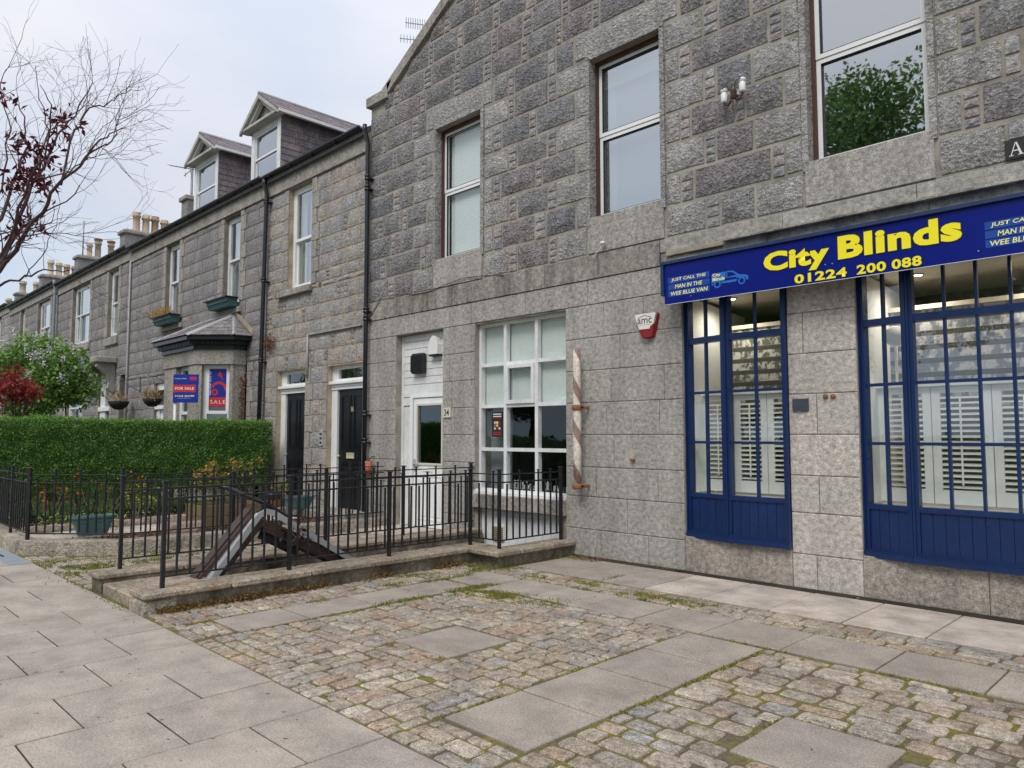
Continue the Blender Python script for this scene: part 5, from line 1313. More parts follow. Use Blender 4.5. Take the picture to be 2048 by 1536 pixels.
ic = empty('door_intercom', (-12.8, -.03, 1.58), 'grey metal door entry intercom on the stone between the black doors', 'intercom'); box('case', 'steel', ic, -13.18, -13.06, -.03, .0, 1.40, 1.72, .005)
for i in range(3): box('button', 'number_black', ic, -13.155, -13.085, -.034, -.029, 1.44 + i * .085, 1.48 + i * .085)
P = [(-15.35 + random.gauss(0, .13), -.02 - abs(random.gauss(0, .05)), 3.63 + random.gauss(0, .09)) for _ in range(240)]
wd = cards('wall_weed', P, .08, 'dry_leaf', None, aspect=4, up=-.1, origin=(-15.35, -.02, 3.6)); tag(wd, 'dry brown tuft of weed growing out of the house wall by the drainpipe', 'weed')
hp = empty('red_hanging_lantern', (-11.25, -.12, .95), 'small reddish wall lantern hanging between the drainpipe and the kerb railing', 'lantern')
tube('body', 'pot_red', hp, [(-11.3, -.12, .86), (-11.3, -.12, 1.14)], [.05, .07], 10); tube('hook', 'black_paint', hp, [(-11.3, -.12, 1.14), (-11.3, -.06, 1.22), (-11.3, -.005, 1.22)], .008, 6)

# ---- house with bay window, two dormers
WB = [(-17.95, -17.02, 4.80, 6.97), (-21.80, -20.80, 4.80, 6.99)]
hB = house(-24.70, -15.64, .04, WB, [(-22.40, -21.45, .1, 3.12), (-19.8, -16.5, .2, 3.3)], 'terrace_stone', 'granite house with a slated bay window and two dormers', 12)
for w_ in WB: sash(hB, *w_, .12, .055, None, 'glass_far', True)
for k, (a, b) in enumerate(((-18.28, -16.88), (-21.93, -20.42))):
    box('sill', 'terrace_dressed', hB, a, b, -.07, .2, 4.53, 4.66, .01)
    fb_ = empty('window_box', ((a + b) / 2, -.2, 4.7), ('dark teal window box on the sill above the slated bay roof', 'dark teal window box with dry stalks on the sill left of the bay')[k], 'window box')
    t_ = MB(); t_.prism([(a + .15, -.05, 4.665), (a + .15, -.26, 4.665), (a + .15, -.33, 4.86), (a + .15, -.05, 4.86)], (b - a - .25, 0, 0)); t_.build('box', 'teal_box', fb_)
    box('rim', 'black_paint', fb_, a + .05, b - .06, -.37, -.04, 4.862, 4.89, .005); box('moulding', 'teal_box', fb_, a + .12, b - .08, -.325, -.300, 4.77, 4.80)
    if k: cards('dry_plant', [(random.uniform(a - .1, b - .3), -.2 + random.uniform(-.15, .1), 4.86 + random.random() * .10) for _ in range(240)], .24, 'dry_stalk' if False else 'yellow_leaf', fb_, aspect=14, up=1.5)
pipe(hB, -15.50, -.11, 7.36, .1, xb=-15.66, r=.048)
# joint strip to next house
box('party_joint', 'mortar_grey', hB, -24.74, -24.68, -.022, .0, .1, 6.98)
# white-framed side door left of the bay
s = MB(); s.box(-22.38, -22.15, .08, .2, .1, 2.35); s.box(-22.38, -21.46, .08, .2, 2.9, 3.1); s.box(-21.6, -21.46, .08, .2, .1, 2.35); s.box(-22.4, -21.45, .02, .2, 2.35, 2.46); dS = s.build('door_surround', 'white_paint', hB); box('door', 'white_paint', hB, -22.15, -21.6, .12, .2, .1, 2.35); MB().add([(-22.15, .15, 2.46), (-21.6, .15, 2.46), (-21.6, .15, 2.9), (-22.15, .15, 2.9)], [(0, 1, 2, 3)]).build('fanlight', 'glass_far', dS)
# bay
bay = [(-20.05, .0), (-19.12, -.90), (-17.20, -.90), (-16.58, -.30), (-16.58, .0)]
def off(poly, d):
    c = Vector((-18.2, 0)); out = []
    for i, p in enumerate(poly):
        p = Vector(p)
        if i == 0: out.append((p.x - d * 1.3, 0)); continue
        if i == len(poly) - 1: out.append((p.x + d, 0)); continue
        a = Vector(poly[i - 1]); b = Vector(poly[i + 1]); n1 = Vector(((p - a).y, -(p - a).x)).normalized(); n2 = Vector(((b - p).y, -(b - p).x)).normalized()
        n = (n1 + n2); n = n / max(.2, n.length_squared) * 2; out.append((p.x + n.x * d, p.y + n.y * d))
    return out
def ringprism(name, mat, par, poly, z0, z1, **k): return MB().prism([(x_, y_, z0) for x_, y_ in poly], (0, 0, z1 - z0)).build(name, mat, par, **k)
by = box('bay_window', 'terrace_dressed', hB, -19.9, -16.6, -.02, .02, 3.24, 3.26, label='canted bay window with slate roof')
ringprism('bay_frieze', 'terrace_dressed', by, off(bay, .03), 3.24, 3.58); ringprism('bay_cornice', 'black_paint', by, off(bay, .08), 3.582, 3.68); ringprism('bay_cornice', 'black_paint', by, off(bay, .15), 3.682, 3.78); ringprism('bay_gutter', 'black_paint', by, off(bay, .27), 3.782, 3.87)
ringprism('bay_base', 'terrace_dressed', by, bay, .1, 1.0)
oo = off(bay, .15)
for i in (1, 2):
    a = Vector(oo[i]); b = Vector(oo[i + 1]); n = int((b - a).length / .09)
    for k in range(n):
        p = a.lerp(b, (k + .5) / n); d = MB(); d.box(p.x - .02, p.x + .02, p.y - .03, p.y + .03, 3.70, 3.77); d.build('dentil', 'black_paint', by)
def bay_face(i, win0, win1, poster=False):
    A = Vector((*bay[i], 0)); B = Vector((*bay[i + 1], 0)); L = (B - A).length; Uv = (B - A).normalized(); N = Vector((Uv.y, -Uv.x, 0))
    def P(u, d, z): q = A + Uv * u + N * d; return (q.x, q.y, z)
    def bx(mb, u0, u1, d0, d1, z0_, z1_): mb.add([P(u, d, z) for u in (u0, u1) for d in (d0, d1) for z in (z0_, z1_)], [(0, 1, 3, 2), (4, 6, 7, 5), (0, 4, 5, 1), (2, 3, 7, 6), (0, 2, 6, 4), (1, 5, 7, 3)])
    for u0, u1 in ((0, win0), (win1, L)):
        for q, r_ in ((1.0, 1.75), (1.755, 3.235)):
            m_ = MB(); bx(m_, u0, u1, -.28, 0, q, r_); m_.build('bay_pier', 'terrace_dressed', by)
    if win1 - win0 < .1: return
    f = MB()
    for u0, u1, a, b in ((win0, win0 + .09, 1.0, 3.235), (win1 - .09, win1, 1.0, 3.235), (win0 + .09, win1 - .09, 3.15, 3.235), (win0 + .09, win1 - .09, 1.0, 1.1)): bx(f, u0, u1, -.20, -.12, a, b)
    bx(f, win0 + .09, win1 - .09, -.17, -.11, 2.10, 2.17); bx(f, win0 + .09, win0 + .13, -.17, -.12, 2.17, 3.15); bx(f, win1 - .13, win1 - .09, -.17, -.12, 2.17, 3.15)
    w_ = f.build('bay_light', 'white_paint', by)
    MB().add([P(win0 + .1, -.15, 1.1), P(win1 - .1, -.15, 1.1), P(win1 - .1, -.15, 3.15), P(win0 + .1, -.15, 3.15)], [(0, 1, 2, 3)]).build('pane', 'glass', w_)
    m_ = MB().add([P(win0 + .02, -.24, 1.0), P(win1 - .02, -.24, 1.0), P(win1 - .02, -.24, 2.12), P(win0 + .02, -.24, 2.12)], [(0, 1, 2, 3)]); m_.build('net_curtain', 'room_grey', w_, fix=False)
    MB().add([P(0, -.7, 1.0), P(L, -.7, 1.0), P(L, -.7, 3.2), P(0, -.7, 3.2)], [(0, 1, 2, 3)]).build('interior', 'room_dark', by, fix=False)
    return P, Uv
bay_face(0, .3, .9); bay_face(1, .72, 1.50)
P_, Uv = bay_face(2, .14, .80); bay_face(3, .01, .01)
# sale poster in the canted light
sp_ = empty('sale_poster', P_(.47, -.13, 2.6), 'blue and red SALE poster filling the upper pane of the bay window', 'poster')
def flat(par, P, u0, u1, d, z0, z1, name, mat): MB().add([P(u0, d, z0), P(u1, d, z0), P(u1, d, z1), P(u0, d, z1)], [(0, 1, 2, 3)]).build(name, mat, par, fix=False)
flat(sp_, P_, .245, .735, -.142, 2.26, 3.14, 'sheet', 'board_blue'); flat(sp_, P_, .235, .725, -.140, 2.27, 2.48, 'banner', 'red')
text('SALE', 'letter_white', sp_, P_(.30, -.139, 2.335), Uv, V, .35, .085, .0, 0, space=1.3)
text('01224 456789', 'letter_white', sp_, P_(.262, -.139, 3.08), (0, 0, -1), Uv, .55, .045, .01); text('andersonbain', 'letter_white', sp_, P_(.715, -.139, 2.52) , (0, 0, 1), tuple(-x for x in Uv), .55, .05, .0)
ms = MB()
def star(cu, cz, r0, r1, a0, a1, n=10): return [P_(cu + r1 * cos(a0 + (a1 - a0) * i / n), -.1395, cz + r1 * sin(a0 + (a1 - a0) * i / n)) for i in range(n + 1)] + [P_(cu + r0 * cos(a1 + (a0 - a1) * i / n), -.1395, cz + r0 * sin(a1 + (a0 - a1) * i / n)) for i in range(n + 1)]
for pp in (star(.49, 2.66, .13, .19, -.1, 2.8), [P_(.49 + a, -.1395, 2.98 + b) for a, b in ((-.04, .0), (0, .10), (.05, .08), (.10, -.12), (.04, -.02))], star(.40, 2.60, .035, .075, 0, 6.28, 16)):
    MB().add(pp, [tuple(range(len(pp)))]).build('red_mark', 'red', sp_, fix=False)
# bay roof slates
apL = Vector((-19.05, -.0, 4.50)); apR = Vector((-17.25, -.0, 4.50)); ev = off(bay, .30); ze_ = 3.875
ev = [Vector((x_, y_, ze_)) for x_, y_ in ev]
faces = [(ev[0], ev[1], apL, apL), (ev[1], ev[2], apR, apL), (ev[2], ev[3], apR, apR), (ev[3], ev[4], apR, apR)]
rb = MB()
for a, b, c, d in faces: rb.add([a, b, c, d] if c != d else [a, b, c], [(0, 1, 2, 3)] if c != d else [(0, 1, 2)])
rb.build('bay_roof', 'slate', by, fix=False)
def slate_face(par, a, b, c, d, rows, w, lift=.012, th=.008, mat='slate'):
    """slates laid in courses on quad a-b (eaves) to d-c (top)"""
    n = (b - a).cross(d - a).normalized() if (d - a).length > .01 else (b - a).cross(c - a).normalized()
    if n.z < 0 and abs(n.z) > .2: n = -n
    for r in range(rows):
        t0, t1 = r / rows, min(1.0, (r + 1.35) / rows); A0 = a.lerp(d, t0); B0 = b.lerp(c, t0); A1 = a.lerp(d, t1); B1_ = b.lerp(c, t1); L = (B0 - A0).length
        k = max(1, round(L / w)); o_ = .5 if r % 2 else 0
        cuts = sorted({0., 1.} | {(i + o_) / k for i in range(k + 1) if 0 < (i + o_) / k < 1})
        for s0, s1 in zip(cuts[:-1], cuts[1:]):
            if (s1 - s0) * L < .03: continue
            e = .004 / max(L, .01); p = [A0.lerp(B0, s0 + e), A0.lerp(B0, s1 - e), A1.lerp(B1_, min(1, s1 - e)), A1.lerp(B1_, s0 + e)]
            l0 = lift * random.uniform(.9, 1.3); q = [p[0] + n * (l0 + th), p[1] + n * (l0 + th), p[2] + n * (.002 + th), p[3] + n * (.002 + th)]; q2 = [v - n * th for v in q]
            MB().add(q + q2, [(0, 1, 2, 3), (4, 7, 6, 5), (0, 4, 5, 1), (1, 5, 6, 2), (2, 6, 7, 3), (3, 7, 4, 0)]).build('slate', mat, par)
for i_ in range(4): slate_face(by, *faces[i_], 6, .27, mat='slate_bay')
def flash(par, a, b, w=.08, mat='lead'): 
    d = (b - a).normalized(); u = d.cross(Vector((0, 0, 1))).normalized() * w; n = u.cross(d).normalized() * .03
    if n.z < 0: n = -n
    MB().add([a - u - n * .3, a + n * 1.2, a + u - n * .3, b - u - n * .3, b + n * 1.2, b + u - n * .3], [(0, 1, 4, 3), (1, 2, 5, 4)]).build('flashing', mat, par, fix=False)
flash(by, ev[1], apL); flash(by, ev[2], apR, .09); flash(by, ev[3], apR, .07); box('flashing', 'lead', by, apL.x, apR.x, -.06, .0, 4.49, 4.53); MB().prism([(-17.2, -.03, 4.62), (-17.2, -.03, 4.5), (-16.2, -.03, 3.9), (-16.2, -.03, 4.02)], (0, .03, 0)).build('cement_fillet', 'cement', by)
P = [(-16.52 + random.gauss(0, .03), -.1 + random.gauss(0, .03), random.uniform(1.6, 3.0)) for _ in range(220)]
cw = cards('dry_creeper', P, .07, 'dry_leaf', None, aspect=2.5, origin=(-16.52, -.1, 1.6)); tag(cw, 'thin dry brown creeper climbing the corner beside the bay window', 'creeper')
# dormers
def dormer(x0, x1, yf, z0, ze, za, wl):
    d = box('dormer', 'white_wood', hB, x0, x0 + .17, yf, yf + .12, z0, ze, label=wl); box('dormer_post', 'white_wood', d, x1 - .17, x1, yf, yf + .12, z0, ze)
    box('dormer_head', 'white_wood', d, x0 + .17, x1 - .17, yf + .005, yf + .12, ze - .14, ze); box('dormer_sill', 'terrace_dressed', d, x0 - .1, x1 + .35, yf - .15, yf + .3, z0 - .3, z0 - .0)
    f = MB(); a, b = x0 + .17, x1 - .17; mid = z0 + .60
    frame_boxes(f, a, b, mid, ze - .14, yf + .03, .05, .06); frame_boxes(f, a, b, z0, mid - .01, yf + .07, .05, .05); w_ = f.build('window', 'white_paint', d) if False else f.build('dormer_sash', 'white_paint', d)
    MB().add([(a + .05, yf + .06, z0 + .05), (b - .05, yf + .06, z0 + .05), (b - .05, yf + .06, ze - .19), (a + .05, yf + .06, ze - .19)], [(0, 1, 2, 3)]).build('pane', 'glass_far', d)
    room(hB, a + .3, b - .3, z0 + .3, ze - .45, yf + .14, .8, 'room_grey')
    cx = (x0 + x1) / 2; ov = .25
    # main roof plane z at y : 7.42 + .667*(y+.12)
    zr = lambda y_: 7.42 + .655 * (y_ + .12); yb = (ze - 7.42) / .655 - .12; yt = 3.5
    MB().prism([(x0, yf + .12, z0 - .3), (x0, yf + .12, ze), (x0, yb, ze), (x0, yf + .12, zr(yf + .12))][::-1], (.05, 0, 0)).build('cheek', 'slate', d)
    MB().prism([(x1 - .05, yf + .12, z0 - .3), (x1 - .05, yf + .12, ze), (x1 - .05, yb, ze), (x1 - .05, yf + .12, zr(yf + .12))][::-1], (.05, 0, 0)).build('cheek', 'slate', d)
    # slates on the visible (right) cheek
    rows = int((ze - z0 + .1) / .155); x_ = x1
    for r in range(rows):
        za_ = ze - .155 * (r + 1); zb_ = ze - .155 * r; ymax = (za_ + .08 - 7.42) / .655 - .12; y_ = yf + .12 - random.random() * .1
        y_ = yf + .0
        if r % 2: y_ -= .12
        while y_ < ymax:
            w = random.uniform(.19, .26); a_, b_ = max(y_, yf + .005), min(y_ + w, ymax)
            if b_ - a_ > .03:
                j = random.uniform(-.008, .008); MB().add([(x_ + .018, a_ + .003, za_ + j), (x_ + .018, b_ - .003, za_ + j * .5), (x_ + .004, b_ - .003, zb_ + .03), (x_ + .004, a_ + .003, zb_ + .03), (x_ + .003, a_ + .003, za_ + j), (x_ + .003, b_ - .003, za_ + j * .5)], [(0, 1, 2, 3), (0, 4, 5, 1), (0, 3, 4), (1, 5, 2)]).build('slate', 'slate', d, fix=False)
            y_ += w
    # pediment
    pz = ze - .02
    MB().prism([(x0 - ov * .6, yf + .02, pz + .1), (x1 + ov * .6, yf + .02, pz + .1), (cx, yf + .02, za - .05)], (0, .06, 0)).build('pediment', 'aged_white', d)
    for sx, xe in ((1, x0 - ov), (-1, x1 + ov)):
        mb = MB(); e0 = Vector((xe, yf - .22, ze)); e1 = Vector((cx, yf - .22, za)); n = Vector((0, 0, 1)); 
        mb.prism([e0, e1, e1 - n * .11, e0 - n * .08], (0, .07, 0)); mb.prism([e0 + Vector((sx * .1, .07, -.02)), e1 + Vector((0, .07, -.06)), e1 + Vector((0, .07, -.20)), e0 + Vector((sx * .22, .07, -.06))], (0, .10, 0)); mb.build('bargeboard', 'aged_white', d)
        q0 = Vector((xe, yf - .22, ze + .01)); q1 = Vector((cx, yf - .22, za + .01)); L_ = Vector((0, yb + .1 - (yf - .22), 0)); L2 = Vector((0, yt - (yf - .22), 0))
        MB().add([q0, q0 + L_, q1 + L2, q1], [(0, 1, 2, 3)]).build('dormer_roof', 'slate', d, fix=False)
        if sx < 0: slate_face(d, q0 + L_, q0, q1, q1 + L2, 5, .28)
    box('string', 'aged_white', d, x0 - ov + .02, x1 + ov - .02, yf - .2, yf + .03, ze - .02, ze + .06, .01)
    dn = MB()
    for i in range(int((x1 - x0 + .3) / .09)): dn.box(x0 - .15 + i * .09, x0 - .11 + i * .09, yf - .14, yf - .05, ze + .062, ze + .10)
    dn.build('dentil', 'aged_white', d)
    tube('ridge', 'lead', d, [(cx, yf - .22, za + .03), (cx, yt + .1, za + .03)], .045, 8); box('gutter', 'white_wood', d, x1 + ov - .04, x1 + ov + .05, yf - .2, yb, ze - .05, ze + .015)
    return d
dormer(-17.62, -16.10, .5, 7.86, 9.25, 9.95, 'taller looking slate hung dormer nearest the gable'); dormer(-21.22, -19.62, .5, 7.86, 9.35, 10.0, 'further slate hung dormer')
box('chimney', 'terrace_stone', hB, -24.95, -24.45, 1.55, 3.9, 8.2, 9.35); box('chimney_cap', 'terrace_dressed', hB, -25.02, -24.4, 1.47, 3.98, 9.351, 9.5, .02)
aerial((-27.9, 3.0, 9.4), 2.35, [((-2.2, 0, 2.95), (.1, 0, 2.2), 13, .3, False), ((.0, -.3, 1.9), (.25, .3, 2.6), 4, .5, False)], 'grey television aerial on a mast beside the further dormer', r=.045)
# for sale board on a bracket
fs = empty('for_sale_board', (-19.5, -.5, 2.5), 'blue and red FOR SALE board fixed to the wall by the bay window', 'sale sign')
X_ = -19.42; PB = lambda u, d, z: (X_ + d, -.80 + u, z)
# stands on a bracket fixed to the bay face
def flatb(u0, u1, z0, z1, mat, d, name='print'): MB().add([PB(u0, d, z0), PB(u1, d, z0), PB(u1, d, z1), PB(u0, d, z1)], [(0, 1, 2, 3)]).build(name, mat, fs, fix=False)
def sale_board(cx, cy, z0, w, h, ang):
    Uu = Vector((cos(ang), sin(ang), 0)); N = Vector((Uu.y, -Uu.x, 0)); O = Vector((cx, cy, z0))
    def P(u, d, z): q = O + Uu * u + N * d; return (q.x, q.y, z0 + z)
    m_ = MB(); m_.add([P(u, d, z) for u in (0, w) for d in (0, -.02) for z in (0, h)], [(0, 1, 3, 2), (4, 6, 7, 5), (0, 4, 5, 1), (2, 3, 7, 6), (0, 2, 6, 4), (1, 5, 7, 3)]); m_.build('board', 'board_blue', fs)
    f = lambda u0, u1, a, b, mt, d=.002: MB().add([P(u0, d, a), P(u1, d, a), P(u1, d, b), P(u0, d, b)], [(0, 1, 2, 3)]).build('print', mt, fs, fix=False)
    f(.0, w * .9, h * .37, h * .63, 'red'); f(w * .66, w * .92, h * .80, h * .91, 'red')
    T = lambda s, u, z, ww, hh, **k: text(s, 'letter_white', fs, P(u, .004, z), Uu, V, ww, hh, **k)
    T('FOR SALE', w * .08, h * .45, w * .76, h * .10, off=.02); T('01224 456789', w * .08, h * .20, w * .78, h * .065, off=.02); T('andersonbain', w * .07, h * .83, w * .46, h * .045); T('andersonbain.co.uk', w * .2, h * .145, w * .5, h * .025)
    tube('pole', 'white_wood', fs, [P(w * .06, -.05, -2.6), P(w * .06, -.05, h)], .03, 8)
sale_board(-15.60, -1.98, 2.27, .50, .58, R(48))
bpy.data.objects['for_sale_board'].location = (-15.6, -1.95, .1)
for c_ in bpy.data.objects['for_sale_board'].children: c_.location = c_.location + WL[bpy.data.objects['for_sale_board']] - Vector((-15.6, -1.95, .1))
bpy.data.objects['for_sale_board']['label'] = 'blue and red FOR SALE board on a post behind the hedge'
# hanging baskets
def basket(x, z, lab, r=.30):
    b_ = empty('hanging_basket', (x, -.42, z), lab, 'hanging basket')
    MB().lathe([(0, -r * .85), (r * .4, -r * .8), (r * .8, -r * .45), (r, 0), (r * .94, .0), (r * .7, -.05), (0, -.04)], (x, -.42, z), 18).build('bowl', 'basket_black', b_, smooth=True)
    cards('dry_plant', [(x + random.gauss(0, r * .5), -.42 + random.gauss(0, r * .4), z + random.random() * .06) for _ in range(110)], .26, 'straw', b_, aspect=12, up=1.3)
    tube('bracket', 'black_paint', b_, [(x + .55, -.01, z + .25), (x + .55, -.01, z + .72), (x + .0, -.42, z + .62)], .012, 6); tube('brace', 'black_paint', b_, [(x + .55, -.01, z + .30), (x + .05, -.39, z + .61)], .008, 6)
    for k in range(3): tube('chain', 'black_paint', b_, [(x + r * .9 * cos(k * 2.1), -.42 + r * .9 * sin(k * 2.1), z), (x, -.42, z + .60)], .004, 4)
basket(-24.1, 2.62, 'black hanging basket of dead stalks near the joint of the two houses'); basket(-21.3, 2.6, 'black hanging basket half hidden behind the sale board', .26)

# ---- further houses up the street
def far_house(x0, x1, dz, wins, low, label, seed, detail):
    h = house(x0, x1, dz, wins, low, 'terrace_stone', label, seed, detail, courses=.38)
    for w_ in wins:
        sash(h, *w_, .12, .06, None, 'glass_far', True, mull=.28 if w_[1] - w_[0] > 1.5 else 0); box('sill', 'terrace_dressed', h, w_[0] - .12, w_[1] + .15, -.07, .2, w_[2] - .30, w_[2] - .06, .01)
    return h
hC = far_house(-33.20, -24.75, .14, [(-26.95, -25.92, 4.86, 7.06), (-31.15, -28.98, 4.92, 7.08)], [(-27.6, -26.4, .1, 3.55), (-31.6, -29.5, 1.9, 3.5), (-25.45, -25.0, .1, 3.5)], 'granite house with stone door canopy behind the lilac bush', 13, True)
d_ = box('door', 'teal_door', hC, -27.02, -26.5, .14, .2, .1, 2.4); s = MB(); s.box(-27.58, -27.02, .06, .2, .1, 2.4); s.box(-27.6, -26.4, .0, .2, 2.4, 2.55, .01); s.box(-27.55, -27.05, .06, .2, 2.55, 3.5); s.build('door_surround', 'white_wood', hC)
MB().add([(-27.05, .12, 2.55), (-26.42, .12, 2.55), (-26.42, .12, 3.5), (-27.05, .12, 3.5)], [(0, 1, 2, 3)]).build('fanlight', 'glass_far', hC)
c_ = box('door_canopy', 'terrace_dressed', hC, -28.3, -25.75, -.62, .0, 3.92, 4.12, .03)
for x in (-28.0, -26.15):
    pf = [(0, 3.915), (-.52, 3.915), (-.55, 3.80), (-.42, 3.70), (-.24, 3.52), (-.16, 3.30), (-.20, 3.12), (-.10, 3.0), (0, 2.98)]
    MB().prism([(x, p, q) for p, q in pf], (.22, 0, 0)).build('console', 'terrace_dressed', c_)
sash(hC, -31.6, -29.5, 1.9, 3.5, .14, .06, 2.6, 'glass', True); box('door', 'number_black', hC, -25.44, -25.01, .2, .25, .1, 3.5); tube('conduit', 'lead', hC, [(-24.72, -.03, .1), (-24.72, -.03, 7.1)], .03, 6)
ch = chimney(hC, -33.2, 2.25, 5.2, 8.9, 10.18, [(2.78, .84, 'clay_pot', .16), (3.16, .78, 'clay_pot', .16), (3.53, .80, 'clay_pot', .165), (3.92, .72, 'clay_pot', .165), (4.28, .66, 'clay_pot', .16)])
hD = far_house(-41.70, -33.25, .30, [(-36.35, -34.35, 4.95, 7.2), (-39.5, -38.6, 5.05, 7.28)], [(-38, -37, .1, 3.4), (-40.8, -39.2, 1.2, 3.4)], 'granite house beyond the blue grey drainpipe', 14, True)
pipe(hD, -33.22, -.12, 7.72, .1, 'lead_blue', .05)
ch2 = chimney(hD, -41.7, 2.7, 6.2, 8.9, 10.66, [(3.28, .70, 'clay_pot', .14), (3.67, .92, 'clay_pot', .16), (4.28, .92, 'clay_pot', .16), (4.68, .55, 'clay_pot', .17)])
for y_ in (3.67, 4.28): MB().lathe([(.15, 0), (.20, .02), (.20, .10), (.14, .12)], (-41.7, y_, 11.60), 14).build('chimney_hood', 'pot_red', ch2, smooth=True)
aerial((-41.4, 2.9, 10.7), 1.75, [((-3.2, 0, 2.1), (2.4, 0, 1.2), 8, .5, False), ((-3.0, 0, 1.15), (.0, 0, .7), 7, .3, False)], 'tall television aerial with two arms on the middle chimney stack', r=.03)
hE = far_house(-50.20, -41.75, .50, [(-44.6, -43.4, 5.2, 7.45), (-48.8, -47.2, 5.2, 7.45)], [(-46, -45, .1, 3.4)], 'granite house near the far end of the terrace with four buff chimney pots', 15, False)
chimney(hE, -50.2, 3.0, 6.6, 9.0, 11.05, [(3.49, .92, 'clay_pot', .18), (3.93, .82, 'clay_pot', .18), (4.34, .78, 'clay_pot', .18), (4.76, .74, 'clay_pot', .18)])
hF = far_house(-58.7, -50.25, .65, [(-53.2, -52.0, 5.3, 7.6), (-57.4, -56.0, 5.3, 7.6)], [], 'second last granite house, mostly hidden up the street', 16, False)
chimney(hF, -58.7, 3.4, 6.8, 9.1, 11.2, [(3.8, .8, 'clay_pot', .22), (4.6, .85, 'clay_pot', .22), (5.4, .6, 'clay_pot', .22)])
hG = far_house(-67.2, -58.75, .85, [(-61.7, -60.5, 5.5, 7.8)], [], 'last granite house at the far end of the terrace', 17, False)
chimney(hG, -67.2, 3.2, 6.8, 9.2, 11.2, [(3.6, .8, 'pot_red', .24), (4.6, .85, 'clay_pot', .22)])
random.seed(3)

# ================================================================== VEGETATION
# clipped hedge, running from the house wall to the pavement railing
hg = empty('privet_hedge', (-15.05, -2.6, .1), 'long clipped green privet hedge with pale young tips across the front garden', 'hedge')
X0h, X1h, Y0h, Y1h, Z0h, Z1h = -15.75, -14.62, -5.25, -.28, .50, 1.88
box('foliage_core', 'hedge_leaf', hg, X0h + .16, X1h - .13, Y0h + .15, Y1h - .12, Z0h + .12, Z1h - .12)
def hsurf(n, face):
    P = []
    for _ in range(n):
        if face == 'f': p = [X1h, random.uniform(Y0h, Y1h), Z0h + (Z1h - Z0h) * random.random() ** .85]; d = (1, 0, 0)
        elif face == 't': p = [random.uniform(X0h, X1h), random.uniform(Y0h, Y1h), Z1h]; d = (0, 0, 1)
        elif face == 'r': p = [random.uniform(X0h, X1h), Y1h, random.uniform(Z0h, Z1h)]; d = (0, 1, 0)
        elif face == 'l': p = [random.uniform(X0h, X1h), Y0h, random.uniform(Z0h, Z1h)]; d = (0, -1, 0)
        else: p = [X0h, random.uniform(Y0h, Y1h), random.uniform(Z0h, Z1h)]; d = (-1, 0, 0)
        k = .075 * snoise(p, 1.7, 1) + .05 * snoise(p, 6, 4) - abs(random.gauss(0, .05)) + (.05 * random.random() if random.random() < .06 else 0)
        if face == 'f' and p[2] < .95: k -= (.95 - p[2]) * .25
        P.append([p[i] + d[i] * k for i in range(3)])
    return P
P = hsurf(40000, 'f') + hsurf(9000, 't') + hsurf(4000, 'r') + hsurf(3500, 'l') + hsurf(7000, 'b'); P = [p for p in P if not (p[2] < .75 and snoise(p, 3, 8) > .05 + (p[2] - .5))]
cards('foliage', P, .036, 'hedge_leaf', hg, aspect=1.9)
Y = [p for p in hsurf(9000, 't')] + [p for p in hsurf(12000, 'f') if p[2] > 1.6 or snoise(p, 4, 2) > .05]
cards('young_foliage', [(a, b, c + random.random() * .035) for a, b, c in Y], .036, 'hedge_young', hg, aspect=2.1, up=.8)
for i in range(46):
    x = random.uniform(-15.3, -14.8); y_ = -5.1 + i * .105; mb = MB(); mb.tube([(x, y_, .09), (x + random.uniform(-.06, .1), y_ + random.uniform(-.08, .08), .35), (x + random.uniform(-.1, .15), y_ + random.uniform(-.15, .15), .85)], [.016, .012, .008], 5); mb.build('stem', 'stem_pale', hg)
fl_ = cards('low_foliage', [(random.uniform(-15.4, -14.7), random.uniform(-5.1, -.4), random.uniform(.12, .6)) for _ in range(4200)], .036, 'hedge_leaf', hg, aspect=1.9)

def branchy(mb, p, d, L, r, depth, rg, tips, bend=.35, seg=4, up=.05, split=(2, 3), shrink=.68, spread=.6):
    pts = [p.copy()]; rs = [r]; q = p.copy(); d = d.normalized()
    for i in range(seg):
        d = (d + Vector((rg.gauss(0, bend), rg.gauss(0, bend), rg.gauss(0, bend) + up)) * .5).normalized(); q = q + d * L / seg; pts.append(q.copy()); rs.append(r * (1 - (1 - shrink) * (i + 1) / seg))
        if depth > 0 and i in (1, 2) and rg.random() < .75:
            nd = (d + Vector((rg.gauss(0, spread), rg.gauss(0, spread), rg.gauss(0, spread) + .1))).normalized(); branchy(mb, q.copy(), nd, L * rg.uniform(.5, .8), max(.0016, rs[-1] * .6), depth - 1, rg, tips, bend, seg, up, split, shrink, spread)
    mb.tube(pts, [max(.0013, v) for v in rs], 5 if r > .012 else 4 if r > .005 else 3, False)
    tips.append(pts[-1]); tips.append(pts[2])
    if depth > 0:
        for _ in range(rg.randint(*split)):
            nd = (d + Vector((rg.gauss(0, spread), rg.gauss(0, spread), rg.gauss(0, spread)))).normalized(); branchy(mb, q.copy(), nd, L * rg.uniform(.6, .85), max(.0016, r * shrink * .75), depth - 1, rg, tips, bend, seg, up, split, shrink, spread)

